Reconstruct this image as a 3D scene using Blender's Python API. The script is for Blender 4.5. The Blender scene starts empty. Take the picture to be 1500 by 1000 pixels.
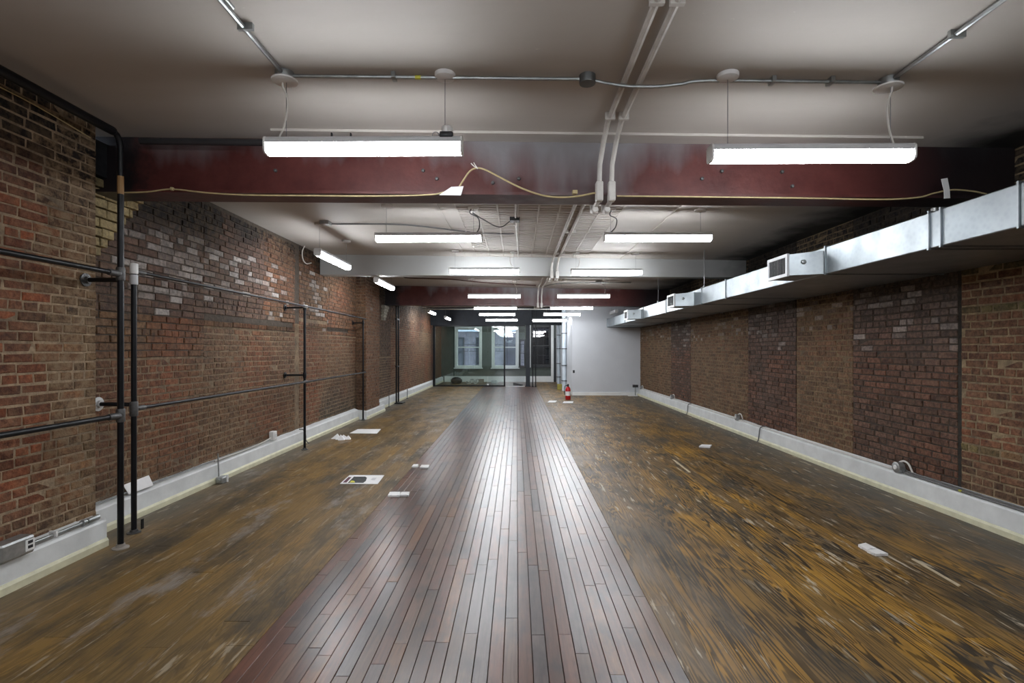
import bpy, math, random
from mathutils import Vector, noise
random.seed(7)
R = random.random
def U(a, b): return a + (b - a) * R()

# ------------------------------------------------------------------ camera, world, exposure
scene = bpy.context.scene
COL = scene.collection
F, HOR, YAW, EYE = 750.0, 511.0, math.atan(7 / 750.0), 1.5
cam_data = bpy.data.cameras.new('camera')
cam_data.sensor_width = 36.0
cam_data.lens = 36.0 * F / 1500.0
cam_data.shift_y = (HOR - 500.0) / 1500.0
cam_data.clip_start = 0.05
cam = bpy.data.objects.new('camera', cam_data)
cam.location = (0, 0, EYE)
cam.rotation_euler = (math.pi / 2, 0, YAW)
COL.objects.link(cam)
scene.camera = cam

world = bpy.data.worlds.new('world')
scene.world = world
world.use_nodes = True
world.node_tree.nodes['Background'].inputs['Color'].default_value = (0.72, 0.82, 1.0, 1)
world.node_tree.nodes['Background'].inputs['Strength'].default_value = 2.2
scene.view_settings.view_transform = 'Standard'
scene.view_settings.look = 'None'
scene.view_settings.gamma = 1.0
scene.view_settings.use_curve_mapping = False
scene.view_settings.exposure = 0.8
LAMP = 30.0

FW = Vector((-math.sin(YAW), math.cos(YAW), 0)); RT = Vector((math.cos(YAW), math.sin(YAW), 0))
def ray(px, py): return RT * ((px - 750) / F) + FW + Vector((0, 0, (HOR - py) / F))
def atX(px, py, X): d = ray(px, py); return d * (X / d.x) + Vector((0, 0, EYE))
def atY(px, py, Y): d = ray(px, py); return d * (Y / d.y) + Vector((0, 0, EYE))
def atZ(px, py, Z): d = ray(px, py); return d * ((Z - EYE) / d.z) + Vector((0, 0, EYE))
def ceil(x, y):                                   # the old ceiling hangs a little lower to the right and past the first beam
    return (3.17 if y < 4.2 else 3.10) - 0.016 * x
def atC(px, py, bay=0, drop=0.0):
    z = 3.17 if bay == 0 else 3.10
    p = atZ(px, py, z - drop)
    for _ in range(3): p = atZ(px, py, z - 0.016 * p.x - drop)
    return p

# ------------------------------------------------------------------ mesh helpers
WL = {}
class MB:
    def __init__(s): s.v = []; s.f = []; s.c = []; s.cur = (1, 1, 1, 0); s.m = []; s.mi = 0
    def add(s, vs, fs):
        n = len(s.v); s.v += [tuple(v) for v in vs]; s.f += [tuple(i + n for i in f) for f in fs]
        s.c += [s.cur] * len(vs); s.m += [s.mi] * len(fs); return s
    def box(s, x0, x1, y0, y1, z0, z1):
        return s.add([(x0,y0,z0),(x1,y0,z0),(x1,y1,z0),(x0,y1,z0),(x0,y0,z1),(x1,y0,z1),(x1,y1,z1),(x0,y1,z1)],
            [(0,3,2,1),(4,5,6,7),(0,1,5,4),(1,2,6,5),(2,3,7,6),(3,0,4,7)])
    def bbox(s, x0, x1, y0, y1, z0, z1, b=0.004):     # box with chamfered vertical and top edges
        def ring(z, i): return [(x0+i,y0+b,z),(x0+b,y0+i,z),(x1-b,y0+i,z),(x1-i,y0+b,z),(x1-i,y1-b,z),(x1-b,y1-i,z),(x0+b,y1-i,z),(x0+i,y1-b,z)]
        rs = [ring(z0, b*.6), ring(z0 + b, 0), ring(z1 - b, 0), ring(z1, b*.6)]
        vs = sum(rs, []); fs = []
        for k in range(3):
            for i in range(8): j = (i + 1) % 8; fs.append((k*8+i, k*8+j, k*8+8+j, k*8+8+i))
        fs.append(tuple(range(7, -1, -1))); fs.append(tuple(range(24, 32)))
        return s.add(vs, fs)
    def tube(s, pts, r, seg=8, cap=True):
        pts = [Vector(p) for p in pts]; n = len(pts); vs = []; fs = []
        t = (pts[1] - pts[0]).normalized()
        a = Vector((0, 0, 1)) if abs(t.z) < .9 else Vector((1, 0, 0))
        u = (a - t * a.dot(t)).normalized()
        for i, p in enumerate(pts):
            t0 = (pts[min(i+1, n-1)] - pts[max(i-1, 0)]).normalized()
            u = (u - t0 * u.dot(t0)).normalized(); w = t0.cross(u)
            rr = r[i] if isinstance(r, (list, tuple)) else r
            for k in range(seg):
                an = 2 * math.pi * k / seg
                vs.append(p + (u * math.cos(an) + w * math.sin(an)) * rr)
        for i in range(n - 1):
            for k in range(seg):
                j = (k + 1) % seg; fs.append((i*seg+k, i*seg+j, (i+1)*seg+j, (i+1)*seg+k))
        if cap: fs.append(tuple(range(seg - 1, -1, -1))); fs.append(tuple((n-1)*seg + k for k in range(seg)))
        return s.add(vs, fs)
    def cyl(s, a, b, r, seg=14): return s.tube([a, b], r, seg)
    def lathe(s, prof, c, axis='z', seg=20):          # prof: (radius, height along axis)
        vs = []; fs = []; n = len(prof); c = Vector(c)
        for r, h in prof:
            for k in range(seg):
                an = 2 * math.pi * k / seg; q = (r * math.cos(an), r * math.sin(an), h)
                if axis == 'x': q = (h, q[0], q[1])
                elif axis == 'y': q = (q[1], h, q[0])
                vs.append(c + Vector(q))
        for i in range(n - 1):
            for k in range(seg):
                j = (k + 1) % seg; fs.append((i*seg+k, i*seg+j, (i+1)*seg+j, (i+1)*seg+k))
        fs.append(tuple(range(seg - 1, -1, -1))); fs.append(tuple((n-1)*seg + k for k in range(seg)))
        return s.add(vs, fs)
    def prism(s, poly, off):                          # polygon of 3D points, extruded by a vector
        n = len(poly); off = Vector(off); a = [Vector(p) for p in poly]
        fs = [tuple(range(n - 1, -1, -1)), tuple(range(n, 2 * n))]
        fs += [(i, (i+1) % n, n + (i+1) % n, n + i) for i in range(n)]
        return s.add(a + [p + off for p in a], fs)
    def build(s, name, mat, parent=None, label=None, cat=None, group=None, kind=None, smooth=False, origin=None):
        if origin is None:
            xs = [v[0] for v in s.v]; ys = [v[1] for v in s.v]; zs = [v[2] for v in s.v]
            origin = Vector(((min(xs)+max(xs))/2, (min(ys)+max(ys))/2, min(zs)))
        o = Vector(origin)
        me = bpy.data.meshes.new(name)
        me.from_pydata([(v[0]-o.x, v[1]-o.y, v[2]-o.z) for v in s.v], [], s.f)
        for mm in (mat if isinstance(mat, (list, tuple)) else [mat]): me.materials.append(mm)
        if any(s.m): me.polygons.foreach_set('material_index', s.m)
        at = me.color_attributes.new('col', 'FLOAT_COLOR', 'POINT')
        at.data.foreach_set('color', [k for c in s.c for k in c])
        if smooth: me.polygons.foreach_set('use_smooth', [True] * len(me.polygons)); 
        me.update()
        ob = bpy.data.objects.new(name, me); COL.objects.link(ob)
        if smooth:
            md = ob.modifiers.new('edge', 'EDGE_SPLIT'); md.split_angle = math.radians(40)
        WL[ob] = o
        if parent is not None:
            ob.parent = parent; ob.location = o - WL[parent]
        else: ob.location = o
        tag(ob, label, cat, group, kind); return ob
def tag(o, label=None, cat=None, group=None, kind=None):
    if label: o['label'] = label
    if cat: o['category'] = cat
    if group: o['group'] = group
    if kind: o['kind'] = kind
    return o
def thing(name, loc, label, cat, group=None, kind=None):
    o = bpy.data.objects.new(name, None); o.empty_display_size = 0.1
    o.location = loc; COL.objects.link(o); WL[o] = Vector(loc)
    return tag(o, label, cat, group, kind)
def curve(pts, n=6):                                  # Catmull-Rom through the points
    p = [Vector(q) for q in pts]; p = [p[0]*2 - p[1]] + p + [p[-1]*2 - p[-2]]; out = []
    for i in range(1, len(p) - 2):
        for k in range(n):
            t = k / n; a, b, c, d = p[i-1], p[i], p[i+1], p[i+2]
            out.append(0.5 * ((2*b) + (c-a)*t + (2*a-5*b+4*c-d)*t*t + (3*b-a-3*c+d)*t**3))
    out.append(p[-2]); return out

# ------------------------------------------------------------------ materials
def newmat(name):
    m = bpy.data.materials.new(name); m.use_nodes = True
    nt = m.node_tree; return m, nt, nt.nodes['Principled BSDF']
def nd(nt, t, ins=None, **props):
    n = nt.nodes.new('ShaderNode' + t)
    for k, v in props.items(): setattr(n, k, v)
    for k, v in (ins or {}).items():
        if isinstance(v, bpy.types.NodeSocket): nt.links.new(v, n.inputs[k])
        else: n.inputs[k].default_value = v
    return n
def math_(nt, op, a, b=0.0, c=None, clamp=False):
    n = nt.nodes.new('ShaderNodeMath'); n.operation = op; n.use_clamp = clamp
    for i, v in enumerate((a, b) if c is None else (a, b, c)):
        if isinstance(v, bpy.types.NodeSocket): nt.links.new(v, n.inputs[i])
        else: n.inputs[i].default_value = v
    return n.outputs[0]
def mix(nt, fac, a, b, blend='MIX'):
    n = nt.nodes.new('ShaderNodeMix'); n.data_type = 'RGBA'; n.blend_type = blend
    for sock, v in ((n.inputs[0], fac), (n.inputs[6], a), (n.inputs[7], b)):
        if isinstance(v, bpy.types.NodeSocket): nt.links.new(v, sock)
        else: sock.default_value = v if not isinstance(v, tuple) or len(v) == 4 else (*v, 1)
    return n.outputs[2]
def ramp(nt, fac, stops):
    n = nt.nodes.new('ShaderNodeValToRGB'); e = n.color_ramp.elements
    while len(e) < len(stops): e.new(0.5)
    for i, (p, c) in enumerate(stops):
        e[i].position = p; e[i].color = (c, c, c, 1) if not isinstance(c, tuple) else (*c, 1)
    nt.links.new(fac, n.inputs[0]); return n.outputs[0]
def pos(nt, scale=(1, 1, 1)):
    g = nd(nt, 'NewGeometry')
    return nd(nt, 'VectorMath', {0: g.outputs['Position'], 1: scale}, operation='MULTIPLY').outputs[0]
def noi(nt, vec, scale, detail=3, rough=.55, dist=0.0):
    return nd(nt, 'TexNoise', {'Vector': vec, 'Scale': scale, 'Detail': detail, 'Roughness': rough, 'Distortion': dist}).outputs[0]
def bump(nt, bsdf, h, strength=.3, dist=.01):
    b = nd(nt, 'Bump', {'Strength': strength, 'Distance': dist, 'Height': h}); nt.links.new(b.outputs[0], bsdf.inputs['Normal'])
def simple(name, col, rough=.5, metal=0.0, var=.12, nscale=6.0, bmp=0.0, bscale=40, coat=0.0):
    m, nt, b = newmat(name); p = pos(nt)
    n = noi(nt, p, nscale, 4)
    dark = tuple(c * (1 - var) for c in col); light = tuple(min(1, c * (1 + var)) for c in col)
    nt.links.new(ramp(nt, n, [(.3, dark), (.7, light)]), b.inputs['Base Color'])
    nt.links.new(ramp(nt, noi(nt, p, nscale * 3, 3), [(.3, max(0, rough - .08)), (.7, min(1, rough + .08))]), b.inputs['Roughness'])
    b.inputs['Metallic'].default_value = metal; b.inputs['Coat Weight'].default_value = coat
    if bmp: bump(nt, b, noi(nt, p, bscale, 4), bmp)
    return m

# brick: the colour of each brick is stored on its own mesh, alpha = how much mortar is smeared over it
def brick_mat():
    m, nt, b = newmat('brick_clay'); p = pos(nt)
    a = nd(nt, 'Attribute', attribute_name='col'); c = a.outputs['Color']; al = a.outputs['Alpha']
    n1 = noi(nt, p, 26, 5, .7); n2 = noi(nt, p, 7, 4, .6); n3 = noi(nt, p, 90, 2)
    c1 = mix(nt, 1.0, c, ramp(nt, n1, [(.25, .30), (.5, .95), (.75, 1.8)]), 'MULTIPLY')
    c1 = mix(nt, ramp(nt, n2, [(.5, 0.0), (.72, .55)]), c1, (.045, .035, .03))
    sm = math_(nt, 'MULTIPLY', al, ramp(nt, noi(nt, p, 13, 5, .7), [(.42, 0.0), (.6, 1.0)]))
    c2 = mix(nt, sm, c1, (.23, .155, .09))
    nt.links.new(c2, b.inputs['Base Color']); b.inputs['Roughness'].default_value = .82
    b.inputs['Specular IOR Level'].default_value = .35
    bump(nt, b, math_(nt, 'ADD', math_(nt, 'MULTIPLY', n1, .8), math_(nt, 'MULTIPLY', n3, .35)), .8, .012)
    return m
def mortar_mat():
    m, nt, b = newmat('mortar'); p = pos(nt)
    c = nd(nt, 'Attribute', attribute_name='col').outputs['Color']
    n1 = noi(nt, p, 18, 5, .7); n2 = noi(nt, p, 3, 3)
    c1 = mix(nt, 1.0, c, ramp(nt, n1, [(.25, .4), (.7, 1.3)]), 'MULTIPLY')
    c1 = mix(nt, ramp(nt, n2, [(.45, 0.0), (.7, .6)]), c1, (.06, .048, .038))
    nt.links.new(c1, b.inputs['Base Color']); b.inputs['Roughness'].default_value = .95
    bump(nt, b, n1, 1.0, .015); return m
# satin strip flooring down the middle
def strip_mat():
    m, nt, b = newmat('strip_oak'); a = nd(nt, 'Attribute', attribute_name='col')
    p = pos(nt); off = nd(nt, 'CombineXYZ', {0: math_(nt, 'MULTIPLY', a.outputs['Alpha'], 9.0), 1: math_(nt, 'MULTIPLY', a.outputs['Alpha'], 31.0)}).outputs[0]
    q = nd(nt, 'VectorMath', {0: pos(nt, (30, 1.6, 1)), 1: off}, operation='ADD').outputs[0]
    g = noi(nt, q, 2.2, 5, .65, .6)
    c = mix(nt, 1.0, a.outputs['Color'], ramp(nt, g, [(.25, .55), (.5, .95), (.75, 1.35)]), 'MULTIPLY')
    w = noi(nt, pos(nt, (1.6, .7, 1)), 1.6, 4, .6)
    c = mix(nt, ramp(nt, w, [(.54, 0.0), (.76, .4)]), c, (.15, .11, .095))       # worn, greyed finish
    d = noi(nt, pos(nt, (2.6, 1.1, 1)), 2.1, 4, .65)
    c = mix(nt, ramp(nt, d, [(.47, 0.0), (.66, .75)]), c, (.032, .028, .03))
    sc = noi(nt, pos(nt, (60, 4, 1)), 3.0, 3, .6)
    c = mix(nt, ramp(nt, sc, [(.72, 0.0), (.80, .25)]), c, (.34, .29, .26))
    nt.links.new(c, b.inputs['Base Color'])
    nt.links.new(math_(nt, 'ADD', math_(nt, 'MULTIPLY', noi(nt, pos(nt, (2.2, .6, 1)), 1.5, 2), .012), .2752), b.inputs['Roughness'])
    b.inputs['Anisotropic'].default_value = .1; nt.links.new(nd(nt, 'CombineXYZ', {0: 0.0, 1: 1.0, 2: 0.0}).outputs[0], b.inputs['Tangent'])
    b.inputs['Specular IOR Level'].default_value = .78
    bump(nt, b, math_(nt, 'ADD', math_(nt, 'MULTIPLY', g, .15), math_(nt, 'MULTIPLY', noi(nt, pos(nt, (7, 1.2, 1)), 1.0, 2), .7)), .07, .004); return m
# old pine boards on both sides: amber with black open grain, worn and grey towards the walls
def pine_mat():
    m, nt, b = newmat('old_pine'); a = nd(nt, 'Attribute', attribute_name='col'); al = a.outputs['Alpha']
    off = nd(nt, 'CombineXYZ', {0: math_(nt, 'MULTIPLY', al, 7.0), 1: math_(nt, 'MULTIPLY', al, 23.0)}).outputs[0]
    g = nd(nt, 'NewGeometry'); xyz = nd(nt, 'SeparateXYZ', {0: g.outputs['Position']}); X, Y = xyz.outputs[0], xyz.outputs[1]
    q = nd(nt, 'VectorMath', {0: pos(nt, (4.6, .32, 1)), 1: off}, operation='ADD').outputs[0]
    n = noi(nt, q, 1.0, 3.5, .5, .35)
    ring = math_(nt, 'SINE', math_(nt, 'MULTIPLY', n, 165.0))
    fine = noi(nt, nd(nt, 'VectorMath', {0: pos(nt, (70, 5, 1)), 1: off}, operation='ADD').outputs[0], 2.0, 4, .7)
    line = ramp(nt, math_(nt, 'ADD', math_(nt, 'MULTIPLY', ring, .42), math_(nt, 'ADD', math_(nt, 'MULTIPLY', fine, .55), .22)), [(.30, 1.0), (.62, 0.0)])
    big = noi(nt, pos(nt, (1.0, .55, 1)), 1.3, 4, .6)
    big2 = noi(nt, pos(nt, (1.3, .5, 1)), 2.3, 4, .65)
    base = mix(nt, ramp(nt, big, [(.38, 0.0), (.68, .9)]), a.outputs['Color'], (.15, .09, .034))
    base = mix(nt, nd(nt, 'MapRange', {0: X, 1: -.6, 2: -1.4, 3: 0.0, 4: .55}).outputs[0], base, (.15, .105, .045))
    amt = ramp(nt, big2, [(.30, .35), (.55, 1.0)])
    right = nd(nt, 'MapRange', {0: X, 1: -1.5, 2: 1.2, 3: .36, 4: .97}).outputs[0]
    c = mix(nt, math_(nt, 'MULTIPLY', math_(nt, 'MULTIPLY', line, amt), right), base, (.016, .011, .006))
    grime = noi(nt, pos(nt, (1.6, .6, 1)), 1.9, 5, .7)
    c = mix(nt, ramp(nt, grime, [(.47, 0.0), (.64, .82)]), c, (.042, .036, .026))
    # dust along the foot of both walls and at the far end of the room
    edge = math_(nt, 'MAXIMUM', nd(nt, 'MapRange', {0: X, 1: 2.7, 2: 3.7, 3: 0.0, 4: .9}).outputs[0], nd(nt, 'MapRange', {0: X, 1: -2.75, 2: -3.3, 3: 0.0, 4: .8}).outputs[0])
    edge = math_(nt, 'MULTIPLY', edge, ramp(nt, noi(nt, pos(nt, (3, .8, 1)), 2, 4), [(.3, .45), (.6, 1.0)]))
    c = mix(nt, edge, c, (.115, .105, .085))
    border = math_(nt, 'MULTIPLY', nd(nt, 'MapRange', {0: X, 1: .85, 2: 1.55, 3: .75, 4: 0.0}).outputs[0], math_(nt, 'MULTIPLY', math_(nt, 'GREATER_THAN', X, .7), ramp(nt, noi(nt, pos(nt, (4, .9, 1)), 2, 4), [(.38, .0), (.6, 1.0)])))
    c = mix(nt, border, c, (.17, .135, .10))
    # bare pale scrapes that run with the boards
    sc = noi(nt, pos(nt, (22, 2.6, 1)), 1.0, 4, .62); where = noi(nt, pos(nt, (1, .45, 1)), .9, 2)
    scm = math_(nt, 'MULTIPLY', ramp(nt, sc, [(.60, 0.0), (.65, 1.0)]), math_(nt, 'MULTIPLY', ramp(nt, where, [(.38, 0.0), (.50, .9)]), nd(nt, 'MapRange', {0: X, 1: -.5, 2: 1.2, 3: .5, 4: 1.0}).outputs[0]))
    c = mix(nt, scm, c, (.46, .40, .30))
    pt = math_(nt, 'MULTIPLY', ramp(nt, noi(nt, pos(nt, (2.2, .8, 1)), 1.7, 5, .7), [(.55, 0.0), (.68, .75)]), nd(nt, 'MapRange', {0: X, 1: -.5, 2: -1.4, 3: .15, 4: 1.0}).outputs[0])
    c = mix(nt, pt, c, (.27, .24, .21))
    nt.links.new(c, b.inputs['Base Color'])
    nt.links.new(math_(nt, 'ADD', math_(nt, 'MULTIPLY', grime, .35), math_(nt, 'ADD', math_(nt, 'MULTIPLY', edge, .2), .285)), b.inputs['Roughness'])
    b.inputs['Specular IOR Level'].default_value = .38
    bump(nt, b, math_(nt, 'SUBTRACT', math_(nt, 'MULTIPLY', fine, .4), math_(nt, 'MULTIPLY', line, .6)), .25, .004); return m
def plaster_mat(name, col, dark_x=None):
    m, nt, b = newmat(name); p = pos(nt)
    n1 = noi(nt, pos(nt, (.35, 1.1, 1)), 1.7, 4, .6); n2 = noi(nt, p, 22, 4)
    c = ramp(nt, n1, [(.3, tuple(k * .90 for k in col)), (.7, col)])
    spots = ramp(nt, noi(nt, pos(nt, (3, 10, 1)), 2.4, 5, .7), [(.70, 0.0), (.74, .5)])
    c = mix(nt, spots, c, (.80, .76, .70))
    if dark_x:
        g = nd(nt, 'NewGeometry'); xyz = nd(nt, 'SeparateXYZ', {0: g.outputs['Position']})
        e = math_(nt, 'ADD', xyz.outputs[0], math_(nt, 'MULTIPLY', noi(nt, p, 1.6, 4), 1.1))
        c = mix(nt, nd(nt, 'MapRange', {0: e, 1: dark_x, 2: dark_x + .55, 3: 0.0, 4: .96}).outputs[0], c, (.012, .012, .013))  # turns near-black towards the right end, with a noisy edge
    nt.links.new(c, b.inputs['Base Color']); b.inputs['Roughness'].default_value = .62
    bump(nt, b, math_(nt, 'ADD', math_(nt, 'MULTIPLY', n1, 1.2), math_(nt, 'MULTIPLY', n2, .12)), .2, .03); return m
def beam_mat():
    m, nt, b = newmat('red_oxide_steel'); p = pos(nt)
    g = nd(nt, 'NewGeometry'); xyz = nd(nt, 'SeparateXYZ', {0: g.outputs['Position']}); X, Z = xyz.outputs[0], xyz.outputs[2]
    n = noi(nt, p, 4, 5, .65)
    c = ramp(nt, n, [(.3, (.066, .015, .014)), (.7, (.125, .033, .029))])
    # grey overspray from the ceiling paint, heaviest high up and beside the conduits
    drip = math_(nt, 'ADD', math_(nt, 'MULTIPLY', noi(nt, pos(nt, (2.6, 2.6, .8)), 1.3, 3, .5), .75), math_(nt, 'MULTIPLY', noi(nt, pos(nt, (9, 9, 1.2)), 1.0, 3, .5), .22))
    mid = nd(nt, 'MapRange', {0: math_(nt, 'ABSOLUTE', math_(nt, 'SUBTRACT', X, .42)), 1: .1, 2: 1.15, 3: .36, 4: 0.0}).outputs[0]
    zz = nd(nt, 'MapRange', {0: Z, 1: 2.80, 2: 3.16, 3: 0.0, 4: .36}).outputs[0]
    s = math_(nt, 'ADD', math_(nt, 'ADD', drip, mid), zz)
    c = mix(nt, ramp(nt, math_(nt, 'MULTIPLY', s, .8), [(.56, 0.0), (.88, .8)]), c, (.27, .275, .29))
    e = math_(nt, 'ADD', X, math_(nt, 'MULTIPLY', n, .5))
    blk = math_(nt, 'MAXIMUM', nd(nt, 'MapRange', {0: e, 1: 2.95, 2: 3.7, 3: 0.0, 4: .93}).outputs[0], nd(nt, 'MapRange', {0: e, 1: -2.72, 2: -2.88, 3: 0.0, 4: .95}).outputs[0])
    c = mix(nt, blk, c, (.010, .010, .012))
    nt.links.new(c, b.inputs['Base Color']); b.inputs['Roughness'].default_value = .42
    bump(nt, b, noi(nt, p, 14, 4), .15, .02); return m
def galv_mat():
    m, nt, b = newmat('galvanised_steel'); p = pos(nt)
    v = ramp(nt, nd(nt, 'TexVoronoi', {'Vector': p, 'Scale': 28.0}).outputs['Distance'], [(.1, .2), (.6, .5)])
    n = noi(nt, p, 2.2, 3)
    c = mix(nt, .10, ramp(nt, n, [(.3, (.26, .295, .315)), (.7, (.34, .375, .395))]), v)
    nt.links.new(c, b.inputs['Base Color']); b.inputs['Metallic'].default_value = 1.0
    nt.links.new(ramp(nt, noi(nt, p, 5, 3), [(.3, .36), (.7, .5)]), b.inputs['Roughness'])
    bump(nt, b, noi(nt, p, 2.5, 2), .12, .03); return m
def glass_mat(name, tint=(.93, .97, .96), refl=1.0):
    m, nt, b = newmat(name); nt.nodes.remove(b)
    tr = nd(nt, 'BsdfTransparent', {'Color': (*tint, 1)}); gl = nd(nt, 'BsdfGlossy', {'Roughness': .015, 'Color': (refl, refl, refl, 1)})
    fr = nd(nt, 'Fresnel', {'IOR': 1.5}).outputs[0]
    fr = math_(nt, 'MULTIPLY', fr, math_(nt, 'ADD', math_(nt, 'MULTIPLY', noi(nt, pos(nt), 1.2, 2), .3), 1.5), clamp=True)
    mx = nd(nt, 'MixShader', {0: fr, 1: tr.outputs[0], 2: gl.outputs[0]})
    nt.links.new(mx.outputs[0], nt.nodes['Material Output'].inputs[0]); return m
def emit_mat(name, col, s):
    m, nt, b = newmat(name)
    nt.links.new(ramp(nt, noi(nt, pos(nt), 2.0, 1), [(.3, tuple(c * .985 for c in col)), (.7, col)]), b.inputs['Emission Color'])
    b.inputs['Emission Strength'].default_value = s; b.inputs['Base Color'].default_value = (.9, .9, .9, 1); return m

BRICK, MORTAR, STRIP, PINE = brick_mat(), mortar_mat(), strip_mat(), pine_mat()
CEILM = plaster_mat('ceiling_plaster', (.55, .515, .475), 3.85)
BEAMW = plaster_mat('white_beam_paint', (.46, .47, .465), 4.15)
REDST, GALV = beam_mat(), galv_mat()
WHITE = simple('white_paint', (.80, .81, .80), .42, var=.05, nscale=4, bmp=.1)
WALLW = simple('white_wall_paint', (.56, .58, .61), .55, var=.04, nscale=1.5)
SHOE = simple('yellowed_shoe_paint', (.66, .64, .46), .5, var=.12, nscale=9, bmp=.1)
BASEW = simple('baseboard_paint', (.72, .74, .74), .45, var=.09, nscale=5, bmp=.15, bscale=22)
BLACK = simple('black_pipe_paint', (.005, .006, .008), .38, var=.3, nscale=4)
BLACK.node_tree.nodes['Principled BSDF'].inputs['Specular IOR Level'].default_value = .3
BLKFLAT = simple('black_flat_paint', (.009, .013, .020), .6, var=.25)
IRON = simple('grey_iron_fitting', (.11, .11, .11), .45, .6, var=.35, nscale=30, bmp=.3, bscale=90)
COND = simple('conduit_steel', (.36, .38, .38), .38, .85, var=.2, nscale=14)
CONDP = simple('painted_conduit', (.62, .60, .57), .5, var=.12, nscale=10, bmp=.1)
WPLAST = simple('white_plastic', (.80, .80, .79), .4, var=.04)
GPLAST = simple('grey_housing', (.60, .61, .63), .45, var=.05)
DPLAST = simple('dark_plastic', (.02, .022, .025), .45, var=.2)
BOXST = simple('steel_box', (.42, .43, .43), .42, .8, var=.2, nscale=25)
PAPER = simple('paper', (.82, .82, .82), .7, var=.04, nscale=12)
INK = simple('dark_print', (.03, .035, .035), .6, var=.2)
YELLOW = simple('yellow_print', (.55, .52, .05), .6, var=.15)
MAROON = simple('maroon_print', (.10, .03, .05), .6, var=.15)
CABLE = simple('tan_cable', (.55, .45, .24), .5, var=.15, nscale=20)
WCORD = simple('white_cord', (.72, .70, .66), .5, var=.06)
GCORD = simple('grey_cord', (.15, .15, .15), .6, var=.2)
WIRE = simple('steel_wire', (.25, .25, .26), .4, .7, var=.1)
GREENW = simple('dark_green_wall', (.085, .10, .088), .6, var=.15, nscale=2, bmp=.1)
RED = simple('extinguisher_red', (.50, .015, .02), .3, var=.08)
OCHRE = simple('ochre_carton', (.30, .26, .05), .7, var=.15)
SLAB = simple('subfloor', (.02, .016, .012), .9, var=.3)
BLUEP = simple('pale_blue_pipe_lagging', (.55, .62, .68), .5, var=.08)
GLASS, WGLASS = glass_mat('partition_glass', (.80, .87, .85)), glass_mat('window_glass', (.92, .95, .97))
LIGHT = emit_mat('led_diffuser', (.93, .96, 1.0), LAMP)
RECESSB = simple('recess_black', (.006, .007, .009), .75, var=.3)

# ------------------------------------------------------------------ the shell: floor
YB, YF = -4.5, 23.4                                    # rear wall behind the camera, far window wall
XLN, XL, XR = -3.25, -3.46, 4.00                       # brick faces: near left, left, right
floor = MB().box(-3.7, 4.25, YB - .2, YF + .2, -.12, -.012).build('floor', SLAB, kind='structure', label='worn wooden floor with a satin strip path down the middle')
def board(mb, x0, x1, y0, y1, h, tx, ty, gap, e=.0018):
    x0 += gap; x1 -= gap; y0 += gap * .6; y1 -= gap * .6
    zz = lambda x, y: h + tx * (x - (x0+x1)/2) + ty * (y - (y0+y1)/2)
    vs = [(x0,y0,-.013),(x1,y0,-.013),(x1,y1,-.013),(x0,y1,-.013)]
    vs += [(x,y,zz(x,y)-e) for x, y in ((x0,y0),(x1,y0),(x1,y1),(x0,y1))]
    vs += [(x,y,zz(x,y)) for x, y in ((x0+e,y0+e),(x1-e,y0+e),(x1-e,y1-e),(x0+e,y1-e))]
    fs = [(8,9,10,11)]
    for i in range(4): j = (i+1) % 4; fs += [(i,j,4+j,4+i),(4+i,4+j,8+j,8+i)]
    mb.add(vs, fs)
def lay(x0, x1, n, lens, colf, mat, name, gap, tilt, limit):
    w = (x1 - x0) / n; cells = []
    for i in range(n):
        y = YB + U(-lens[1], 0)
        while y < YF:
            l = U(*lens); a, b_ = max(y, YB), min(y + l, YF); y += l
            if b_ - a > .05: cells.append((x0 + i*w, x0 + (i+1)*w, a, b_))
    seen = sorted([c for c in cells if c[3] > 1.9], key=lambda c: max(c[2], 1.9))
    solo = set(seen[:limit]); rest = MB()
    for c in cells:
        mb = MB() if c in solo else rest
        mb.cur = (*colf(), R())
        board(mb, *c, U(-.0006, .0006), U(-tilt, tilt), U(-tilt*.08, tilt*.08), gap, .0018 if name == 'strip_board' else .0007)
        if c in solo: mb.build(name, mat, floor)
    rest.build(name, mat, floor, kind='stuff')
def strip_col():
    k = R()
    base = (.120, .054, .036) if k < .42 else (.140, .085, .062) if k < .74 else (.090, .068, .064) if k < .9 else (.16, .075, .036)
    s = U(.65, 1.2); return tuple(c * s for c in base)
def pine_col():
    k = R(); base = (.38, .20, .030) if k < .6 else (.29, .165, .040) if k < .85 else (.22, .135, .05)
    s = U(.85, 1.15); return tuple(c * s for c in base)
lay(-1.33, .78, 30, (.55, 2.1), strip_col, STRIP, 'strip_board', .0012, .006, 300)
lay(-3.46, -1.33, 15, (1.8, 4.2), pine_col, PINE, 'floorboard', .0005, .003, 120)
lay(.78, 4.0, 23, (1.8, 4.2), pine_col, PINE, 'floorboard', .0005, .003, 170)

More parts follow.
